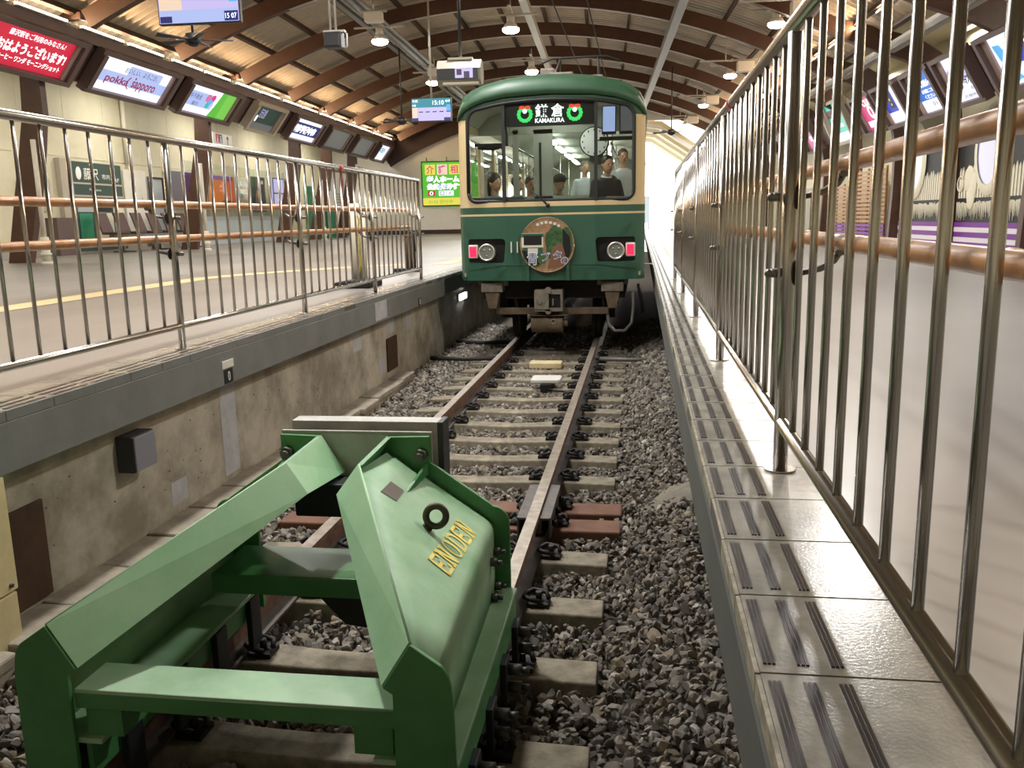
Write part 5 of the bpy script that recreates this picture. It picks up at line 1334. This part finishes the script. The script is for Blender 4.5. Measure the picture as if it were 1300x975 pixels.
for (x, y, z, lab) in ((5.0, 21.2, 6.0, 'nearest of four'), (4.95, 28.9, 6.0, 'second of four'), (4.9, 36.8, 6.0, 'third of four'), (4.85, 44.0, 6.0, 'farthest of four')):
    t = thing('roof_speaker', 'pale boxy speaker among the right-hand lamps, ' + lab, 'speaker', tuple(H(x, y, z)), 'pale speakers among the right-hand lamps')
    b = MB(HW); b.box(x + .35, x + .85, y - .15, y + .15, z, z + .32); b.build('cabinet', 'plastic_white', t, bevel=.02)
    b = MB(HW); b.box(x - .8, x + 1.0, y - .03, y + .03, z + .34, z + .38); b.cyl((x, y, z + .36), (x, y, z + .75), .02, n=8); b.build('bracket', 'pale_metal', t)
for (x, z) in ((-.35, 5.35), (.3, 5.1)):
    o = MB().tube([(x, -2, z), (x, 20, z - .06), (x, 47, z)], .012, 6).build('overhead_wire', 'under_dark'); tag(o, 'thin overhead wire above the train roof, %s of the pair' % ('left' if x < 0 else 'right'), 'wire', 'overhead wires')

# ------------------------------------------------------------------ left concourse
def flat(name, label, cat, y0, y1, z0, z1, m, x=-13.99, d=.06, grp=None):
    t = thing(name, label, cat, tuple(H(x, (y0 + y1) / 2, z0)), grp)
    M = frame(H(x + d, (y0 + y1) / 2, (z0 + z1) / 2), UY, (0, 0, 1)); w = (y1 - y0) / 2; h = (z1 - z0) / 2
    return t, M, w, h, MB(M).box(-w, w, -h, h, -d + .01, 0).build('board', m, t, bevel=.01)
t, M, w, h, s = flat('station_sign', 'dark green station board reading 藤沢 behind the brown seats', 'sign', 23.9, 26.5, 1.0, 3.55, 'dark_green_panel', d=.12)
MB(M).box(-w - .55, -w, -h - .07, h + .05, -.12, .02).build('side_post', 'sign_beige', t)
text('藤沢', M, -.35, .74 * h, .75, .34, 'ink_white', s); MB(M).ball((-.98, .74 * h, .004), (.14, .19, .006), 16).build('emblem', 'ink_white', s); text('市内', M, .42, .7 * h, .42, .16, 'ink_white', s); text('MAP', M, .92, .64 * h, .42, .12, 'ink_white', s)
MB(M).box(-w, w, .50 * h, .54 * h, 0, .01).build('rule', 'sign_beige', s); text('Fujisawa', M, -.2, .38 * h, .6, .1, 'ink_white', s); MB(M).box(-w, w, .22 * h, .26 * h, 0, .01).build('rule', 'sign_beige', s)
for (x0, x1, z0, z1, m) in ((-1.2, -.42, -.12, .2, 'poster_grey'), (-1.15, -.5, -.75, -.15, 'green_sheet'), (-.35, .55, -.1, .2, 'art_black'), (-.35, .6, -.8, -.14, 'art_cream'), (.65, 1.25, -.2, .2, 'art_cream'), (.68, 1.2, -.85, -.24, 'lilac_glass')):
    MB(M).box(x0, x1, z0 * h, z1 * h, 0, .008).build('notice', m, s)
text('ご案内', M, .1, .06 * h, .6, .14, 'ink_white', s, z=.012)
t, M, w, h, s = flat('wall_poster', 'tall pale poster on the cream wall right of the green station board', 'poster', 26.75, 28.1, 1.5, 3.45, 'wall_white'); b = MB(M)
for (x, y) in ((.1, .0), (.3, .05), (.28, -.2)): b.box(x, x + .06, y, y + .1, 0, .004)
b.build('print', 'poster_grey', s)
t, M, w, h, s = flat('glass_cabinet', 'dark framed glass cabinet between the pale poster and the sunset screen', 'cabinet', 28.2, 29.2, 1.2, 3.3, 'counter_blue'); b = MB(M)
for q in ((-w, w, h - .06, h, 0, .03), (-w, -w + .05, -h, h, 0, .03), (w - .05, w, -h, h, 0, .03)): b.box(*q)
b.build('frame', 'art_black', s)
t, M, w, h, s = flat('video_wall', 'wide wall screen fading from grey and purple to an orange sunset', 'screen', 29.4, 35.1, 2.25, 3.6, 'poster_grey')
for (x0, x1, m) in ((-1.0, -.5, 'scr_dead'), (-.5, -.34, 'scr_plum'), (-.34, -.16, 'scr_purple'), (-.16, .06, 'scr_crimson'), (.06, .5, 'scr_orange'), (.5, 1.0, 'scr_orange')):
    MB(M).box(x0 * w, x1 * w, -h * .95, h * .95, 0, .006).build('screen_field', m, s)
MB(M).box(.05 * w, .95 * w, h * .7, h * .95, .004, .009).build('screen_field', 'scr_purple', s); b = MB(M); b.poly([(.3 * w, -.95 * h, .009), (.95 * w, -.95 * h, .009), (.95 * w, -.5 * h, .009), (.7 * w, -.35 * h, .009), (.5 * w, -.6 * h, .009)], (0, 0, .002)); b.build('screen_field', 'poster_dark', s)
t, M, w, h, s = flat('wall_poster', 'white poster with a few small marks right of the sunset screen', 'poster', 35.25, 36.5, 2.3, 3.6, 'wall_white'); text('お願い', M, 0, -.1, .7, .2, 'ink_black', s); text('注意', M, 0, .25, .35, .15, 'ink_red', s)
t, M, w, h, s = flat('wall_poster', 'dark olive poster with a violet foot right of the white poster', 'poster', 36.6, 38.5, 2.2, 3.7, 'poster_dark'); MB(M).box(-w, w, -h, -.72 * h, 0, .006).build('print', 'scr_plum', s); MB(M).box(.5 * w, .75 * w, .6 * h, .8 * h, 0, .006).build('print', 'art_cream', s); b = MB(M); b.poly([(-.3, -.5 * h, 0), (.25, -.5 * h, 0), (.15, .1 * h, 0), (0, .3 * h, 0), (-.15, .0, 0)], (0, 0, .006)); b.build('print', 'cloth_tan', s)
t, M, w, h, s = flat('wall_window', 'small lilac window with dark mullions at the far end of the left wall', 'window', 39.4, 41.0, 2.35, 3.75, 'scr_lilac'); b = MB(M)
for q in ((-w, w, h - .05, h, 0, .03), (-w, -w + .06, -h, h, 0, .03), (w - .06, w, -h, h, 0, .03), (-w, w, -.03, .03, 0, .03)): b.box(*q)
b.build('frame', 'art_black', s)
t = thing('glass_counter', 'long pale glass-fronted counter along the left wall below the posters', 'counter', tuple(H(-13.6, 34, .93)))
b = MB(HW); b.box(-13.9, -13.3, 29.9, 39.2, .93, 1.2); b.box(-13.9, -13.35, 29.9, 39.2, 1.2, 2.0); b.build('counter_body', 'counter_blue', t, bevel=.02); b = MB(HW); 
for k in range(6): MB(HW).box(-13.32, -13.28, 29.4 + 1.95 * k, 29.44 + 1.95 * k, 2.0, 3.95).build('mullion', 'pale_metal', t)
b = MB(HW); b.quad((-13.3, 29.4, 2.0), (-13.3, 39.2, 2.0), (-13.3, 39.2, 3.9), (-13.3, 29.4, 3.9)); b.build('glass_screen', 'glass_clear', t)
t = thing('bench_row', 'row of six brown shell seats on a steel beam before the station board', 'bench', tuple(H(-12.85, 26.8, .93)))
b = MB(HW); b.box(-13.00, -12.85, 24.0, 29.7, 1.38, 1.46)
for y in (24.6, 26.8, 29.0): b.box(-13.00, -12.90, y - .04, y + .04, .96, 1.4); b.box(-13.25, -12.55, y - .04, y + .04, .93, .98)
b.build('beam', 'bracket_steel', t)
for k in range(6):
    y = 24.3 + .96 * k; b = MB(HW)
    for q, mi in (((-13.23, -12.67, y - .30, y + .30, 1.46, 1.53), 0),): b.box(*q, mi)
    b.poly([(-13.17, y - .30, 1.5), (-13.23, y - .30, 1.5), (-13.43, y - .30, 2.1), (-13.37, y - .30, 2.1)], (0, .60, 0)); b.build('seat', 'seat_brown', t, bevel=.02)
    if k < 5: b = MB(HW); b.box(-13.15, -12.70, y + .42, y + .54, 1.48, 1.54); b.build('armrest', 'art_black', t)
t = thing('wall_cabinet', 'beige metal cabinet on the left wall beside the first brown roof leg', 'cabinet', tuple(H(-13.9, 22.2, 1.9)))
b = MB(HW); b.box(-13.99, -13.7, 21.7, 22.6, 2.1, 3.0); b.build('cabinet_body', 'sign_beige', t, bevel=.02); b = MB(HW); b.box(-13.7, -13.68, 21.75, 22.55, 2.15, 2.95); b.build('door', 'sign_beige', t); b = MB(HW); b.box(-13.99, -13.5, 22.4, 23.2, .93, 1.95); b.build('lower_box', 'sign_brown', t)
def drain(x, y, label):
    t = thing('drain_pipe', label, 'pipe', tuple(H(x, y, .93)), 'white drain pipes')
    b = MB(HW); b.cyl((x, y, 1.5), (x, y, 3.45), .05, n=14); b.build('pipe', 'pipe_white', t)
    b = MB(HW); b.cyl((x, y, .93), (x, y, 1.0), .14, .1, n=14); b.cyl((x, y, 1.0), (x, y, 1.3), .085, n=14); b.cyl((x, y, 1.12), (x, y, 1.17), .11, n=14); b.cyl((x, y, 1.35), (x, y, 1.5), .1, .08, n=14); b.build('base', 'pipe_white', t)
drain(-10.35, 17.1, 'white drain pipe with flared foot beside the nearest brown roof leg'); drain(-10.55, 25.0, 'white drain pipe beside the second brown roof leg'); drain(-10.7, 36.6, 'white drain pipe beside the green panel')
b = MB(HW); b.cyl((-13.9, 27.0, 3.6), (-13.9, 27.0, 6.0), .07, n=12); o = b.build('wall_pipe', 'pipe_white'); tag(o, 'white pipe climbing the cream wall above the station board', 'pipe')
t, M, w, h, s = flat('toilet_sign', 'small white toilet sign with red and blue figures and an arrow', 'sign', 26.9, 28.3, 4.06, 4.52, 'ink_white', x=-11.0)
for (x0, x1, m, c) in ((-.52, -.3, 'ink_black', 'scr_red'), (-.28, -.06, 'ink_black', 'scr_royal')):
    MB(M).box(x0 * 1.0, x1, -.06, .2, 0, .004).build('panel', 'ink_blue' if c == 'scr_royal' else 'ink_red', s); b = MB(M); b.ball(((x0 + x1) / 2, .13, .006), (.035, .035, .004), 8); b.poly([((x0 + x1) / 2 - .05, -.04, .005), ((x0 + x1) / 2 + .05, -.04, .005), ((x0 + x1) / 2 + .03, .09, .005), ((x0 + x1) / 2 - .03, .09, .005)], (0, 0, .003)); b.build('figure', 'ink_white', s)
b = MB(M); b.box(.32, .37, -.1, .12, 0, .004); b.poly([(.24, .08, 0), (.345, .19, 0), (.45, .08, 0), (.345, .12, 0)], (0, 0, .004)); b.build('arrow', 'ink_black', s); text('トイレ', M, -.3, -.15, .4, .1, 'ink_green', s)
t, M, w, h, s = flat('toilet_sign', 'tiny white sign with arrow far down the left side', 'sign', 42.2, 43.6, 4.12, 4.42, 'ink_white', x=-10.8); text('↑', M, .35, 0, .15, .2, 'ink_black', s); text('WC', M, -.2, 0, .4, .18, 'ink_black', s)
t = thing('green_panel', 'green panels standing behind the fence at the far left end', 'panel', tuple(H(-12, 39, .93)))
for (y0, y1, z1) in ((38.3, 39.2, 3.3), (39.6, 40.9, 2.9), (41.2, 42.6, 2.3)): MB(HW).box(-12.1, -12, y0, y1, .93, z1).build('panel', 'green_sheet', t, bevel=.01)
b = MB(HW); b.box(-11.999, -11.995, 40.0, 40.5, 1.9, 2.4); b.build('notice', 'ink_white', t)
t, M, w, h, s = flat('notice_board', 'white notice board with orange top and red oval at the far left end', 'sign', 40.6, 44.0, 2.45, 4.25, 'ink_white', x=-11.85); MB(M).box(-w, w, .8 * h, h, 0, .006).build('print', 'cloth_tan', s)
b = MB(M); b.ball((.8, .25, .0), (.36, .55, .012), 18); b.build('print', 'ink_red', s); b = MB(M); b.ball((.8, .52, .006), (.17, .17, .012), 12); b.ball((.8, -.0, .006), (.17, .17, .012), 12); b.build('print', 'ink_white', s); text('ここ', M, -.35, .2, .3, .7, 'ink_green', s); text('注意', M, -1.1, .1, .3, .6, 'ink_black', s)
for k in range(4): MB(M).box(-.7, 1.4, -.35 - .13 * k, -.3 - .13 * k, 0, .005).build('print', 'poster_grey', s)
for y in (40.9, 43.7): MB(HW).box(-11.86, -11.8, y - .04, y + .04, .93, 2.5).build('stand_leg', 'pale_metal', t)
# barrier post with chain at the end of the left fence
t = thing('barrier_post', 'white barrier post with yellow chain on a black rubber foot by the fence', 'barrier post', (-2.05, 9.75, ZP))
b = MB(); b.poly([(-2.28, 9.5, ZP), (-1.86, 9.5, ZP), (-1.86, 9.5, ZP + .07), (-2.05, 9.5, ZP + .10), (-2.28, 9.5, ZP + .07)], (0, .5, 0)); b.build('foot', 'rubber', t, bevel=.015)
b = MB(); b.cyl((-2.08, 9.75, ZP + .08), (-2.08, 9.75, ZP + .95), .055, n=16); b.build('post', 'pipe_white', t)
b = MB(); b.cyl((-1.98, 9.72, ZP + .08), (-1.98, 9.72, ZP + .85), .03, n=12); b.build('side_post', 'pipe_white', t)
b = MB()
for k in range(20): b.torus((-2.02 + .012 * math.sin(k * .9), 9.68, ZP + .80 - .032 * k), (1, k % 2, 0), .016, .005, 10, 5)
b.build('chain', 'yellow_chain', t); b = MB(); b.tube([(-2.08, 9.75, ZP + .9), (-2.0, 9.7, ZP + .86), (-1.95, 9.7, ZP + .8)], .02, 6); b.build('hook', 'art_black', t)
t = thing('fire_extinguisher_stand', 'dark rusty cylinder and hose behind the last post of the left fence', 'stand', (-2.2, 12.6, ZP))
b = MB(); b.cyl((-2.2, 12.6, ZP), (-2.2, 12.6, ZP + .5), .08, n=14); b.ball((-2.2, 12.6, ZP + .5), (.08, .08, .06), 12); b.build('cylinder', 'rust_plate', t); b = MB(); b.box(-2.45, -2.05, 12.5, 12.7, ZP, ZP + .05); b.tube([(-2.2, 12.6, ZP + .55), (-2.12, 12.55, ZP + .6), (-2.1, 12.5, ZP + .3)], .014, 6); b.build('base_and_hose', 'art_black', t)
# sign on the end wall
t = thing('end_wall_sign', 'big green and yellow advertisement sign on the white end wall', 'sign', tuple(H(-6.6, 47.4, 2.4)))
M = frame(H(-6.4, 47.38, 3.6), UX, (0, 0, 1)); b = MB(M); b.box(-2.2, 2.2, -1.17, 1.17, -.12, 0); s = b.build('board', 'scr_lime', t, bevel=.01)
MB(M).box(-2.2, 2.2, -1.15, -.74, 0, .01).build('printed_field', 'scr_yellow', s); b = MB(M)
for q in ((-2.22, 2.22, 1.13, 1.19, 0, .03), (-2.22, 2.22, -1.19, -1.13, 0, .03), (-2.22, -2.17, -1.19, 1.19, 0, .03)): b.box(*q)
b.build('frame', 'dark_green_panel', s)
for k, ch in enumerate('介護相談'):
    MB(M).box(-2.02 + .66 * k, -1.46 + .66 * k, .48, 1.02, 0, .008).build('printed_field', 'scr_yellow' if k % 2 == 0 else 'scr_peach', s); text(ch, M, -1.74 + .66 * k, .75, .42, .44, 'scr_magenta', s, z=.014, bold=.02)
text('老人ホーム', M, -1.05, .24, 1.8, .36, 'led_sign', s, z=.012, bold=.05); text('老', M, -1.77, .24, .30, .32, 'scr_royal', s, z=.016); text('公的費助住', M, -1.05, -.15, 1.8, .34, 'led_sign', s, z=.012, bold=.05); text('費助', M, -1.05, -.15, .6, .3, 'scr_royal', s, z=.016)
for (x, m, ch) in ((-1.7, 'scr_red', '0'), (-1.1, 'scr_white', '□'), (-.68, 'scr_white', '人')): MB(M).box(x - .2, x + .2, -.64, -.36, 0, .008).build('printed_field', m, s); text(ch, M, x, -.5, .2, .2, 'led_sign' if m == 'scr_red' else 'scr_ink', s, z=.014)
text('0120 受付中', M, -1.2, -.95, 1.3, .2, 'scr_lime', s, z=.014)
for x in (-1.9, -.8, .4): b = MB(M); b.tube([(x, 1.18, 0), (x, 1.38, .1), (x + .03, 1.38, .3)], .03, 6); b.build('sign_lamp', 'pale_metal', t)

# ------------------------------------------------------------------ right concourse
def art_panel(y0, y1, label, rnds):
    t = thing('fence_panel', label, 'panel', tuple(H(9.7, (y0 + y1) / 2, .78)), 'painted panels along the right wall')
    x = 9.56; b = MB(HW); b.box(x, x + .08, y0, y1, 1.36, 3.75); p = b.build('board', 'art_black', t)
    rr = random.Random(rnds); b = MB(HW); y = y0 + .06
    while y < y1 - .1:
        w = rr.uniform(.07, .1); zt = 2.55 + rr.uniform(0, .12); b.poly([(x - .02, y, 1.92), (x - .02, y + w, 1.92), (x - .02, y + w, zt - .1), (x - .02, y + w / 2, zt), (x - .02, y, zt - .1)], (.02, 0, 0)); y += w + .055
    b.build('picket', 'art_cream', t); b = MB(HW); y = y0 + .03
    while y < y1 - .05:
        z1 = 1.84 + rr.uniform(-.04, .02); z0 = 1.4 + rr.uniform(0, .2); b.poly([(x - .015, y, z1), (x - .015, y + .05, z1), (x - .015, y + .025 + rr.uniform(-.02, .02), z0)], (.015, 0, 0)); y += .065
    b.build('painted_grass', 'art_cream', t); MB(HW).box(x - .012, x, y0, y1, 1.86, 1.9).build('rail_line', 'art_black', t)
    for k in range(5): MB(HW).box(x - .02, x + .06, y0, y1, .80 + .115 * k, .91 + .115 * k).build('plank', 'purple' if k % 2 == 0 else 'white_paint', t)
    return t
def oval(y, z, ry, rz, par, m='lilac_glass'):
    b = MB(HW); rows = []
    for i in range(37):
        a = 2 * PI * i / 36; rows.append([(9.52, y + ry * math.cos(a), z + rz * math.sin(a)), (9.48, y + ry * .92 * math.cos(a), z + rz * .92 * math.sin(a)), (9.48, y + ry * .74 * math.cos(a), z + rz * .76 * math.sin(a))])
    b.grid(rows, 0, True); f = b.build('oval_frame', 'art_cream', par); b = MB(HW); b.add([(9.50, y + ry * .75 * math.cos(2 * PI * i / 32), z + rz * .77 * math.sin(2 * PI * i / 32)) for i in range(32)], [tuple(range(32))]); b.build('oval_mirror', m, f)
t = art_panel(14.4, 18.15, 'purple striped panel with picket art nearest along the right wall', 1); oval(16.2, 2.9, .8, 1.0, t)
t = art_panel(18.45, 22.15, 'purple striped panel with a lilac oval mirror and pale tree, between brown legs', 2); oval(20.4, 2.95, .78, 1.0, t)
b = MB(HW); b.ball((9.54, 21.45, 2.35), (.03, .28, .3), 14); b.ball((9.54, 21.3, 1.95), (.03, .22, .3), 14); b.ball((9.54, 21.2, 2.2), (.03, .2, .3), 14); b.build('painted_tree', 'art_cream', t); b = MB(HW); b.torus((9.53, 21.9, 2.25), (1, 0, 0), .17, .02, 24, 6); b.ball((9.54, 21.9, 2.25), (.02, .08, .12), 10); b.build('painted_emblem', 'art_cream', t)
t = art_panel(22.5, 26.2, 'purple striped panel with picket art and oval mirror beside the wooden lattice', 3); oval(25.0, 2.95, .78, 1.0, t)
t = thing('lattice_screen', 'brown wooden slatted screen with purple lower slats on the right side', 'screen', tuple(H(9.4, 29.5, .76)))
for k in range(17):
    z = .82 + .125 * k
    MB(HW).box(9.38, 9.42, 27.0, 33.6 if k < 14 else 30.4, z, z + .085).build('slat', 'purple' if k < 4 else 'slat_wood', t)
for k in range(8): MB(HW).box(9.42, 9.47, 27.1 + .9 * k, 27.2 + .9 * k, .76, 2.6 if 27.1 + .9 * k > 30.4 else 2.98).build('upright', 'slat_wood', t)
t = thing('information_stand', 'grey and white stand with blue and black panels past the lattice screen', 'stand', tuple(H(8.6, 34.5, .78)))
MB(HW).box(8.5, 8.7, 34.4, 36.2, .8, 1.6).build('cabinet', 'baseboard_grey', t, bevel=.02); MB(HW).box(8.55, 8.6, 34.5, 36.1, 1.6, 2.4).build('panel', 'poster_grey', t); MB(HW).box(8.53, 8.55, 34.6, 35.2, 1.65, 2.1).build('notice', 'ink_blue', t); MB(HW).box(8.53, 8.55, 35.3, 36.0, 1.65, 2.2).build('notice', 'ink_black', t)
t = thing('vending_machine', 'blue and white lit vending machine seen between the bars far right', 'vending machine', tuple(H(9.2, 39, .78)))
MB(HW).box(9.0, 9.8, 38.2, 39.4, .78, 2.7).build('cabinet', 'plastic_white', t, bevel=.02); MB(HW).box(8.98, 9.0, 38.25, 39.35, 1.75, 2.6).build('display_window', 'scr_white', t); MB(HW).box(8.98, 9.0, 38.25, 39.35, 1.3, 1.7).build('front_panel', 'scr_royal', t)
# small red tag on the right fence top

t = thing('platform_nameboard', 'pale blue nameboard on the bright platform beyond the open end, right of the train', 'sign', tuple(H(3.9, 58, .76)))
for x in (3.75, 4.1): MB(HW).box(x - .03, x + .03, 57.97, 58.03, .76, 1.2).build('post', 'channel_steel', t)
MB(HW).box(3.7, 4.15, 57.95, 58.05, 1.2, 2.9).build('board', 'mist_blue', t, bevel=.01)
# ------------------------------------------------------------------ light from outside
w = bpy.data.worlds.new('world'); SC.world = w; w.use_nodes = True
bg = w.node_tree.nodes['Background']; bg.inputs[0].default_value = (1.0, .98, .95, 1); bg.inputs[1].default_value = 4.0
SC.view_settings.view_transform = 'Standard'; SC.view_settings.look = 'None'
SC.view_settings.exposure = 0.0; SC.view_settings.gamma = 1.0; SC.view_settings.use_curve_mapping = False
SC.cycles.use_denoising = True
SC.cycles.max_bounces = 8; SC.cycles.transparent_max_bounces = 16
SC.cycles.sample_clamp_indirect = 6.0
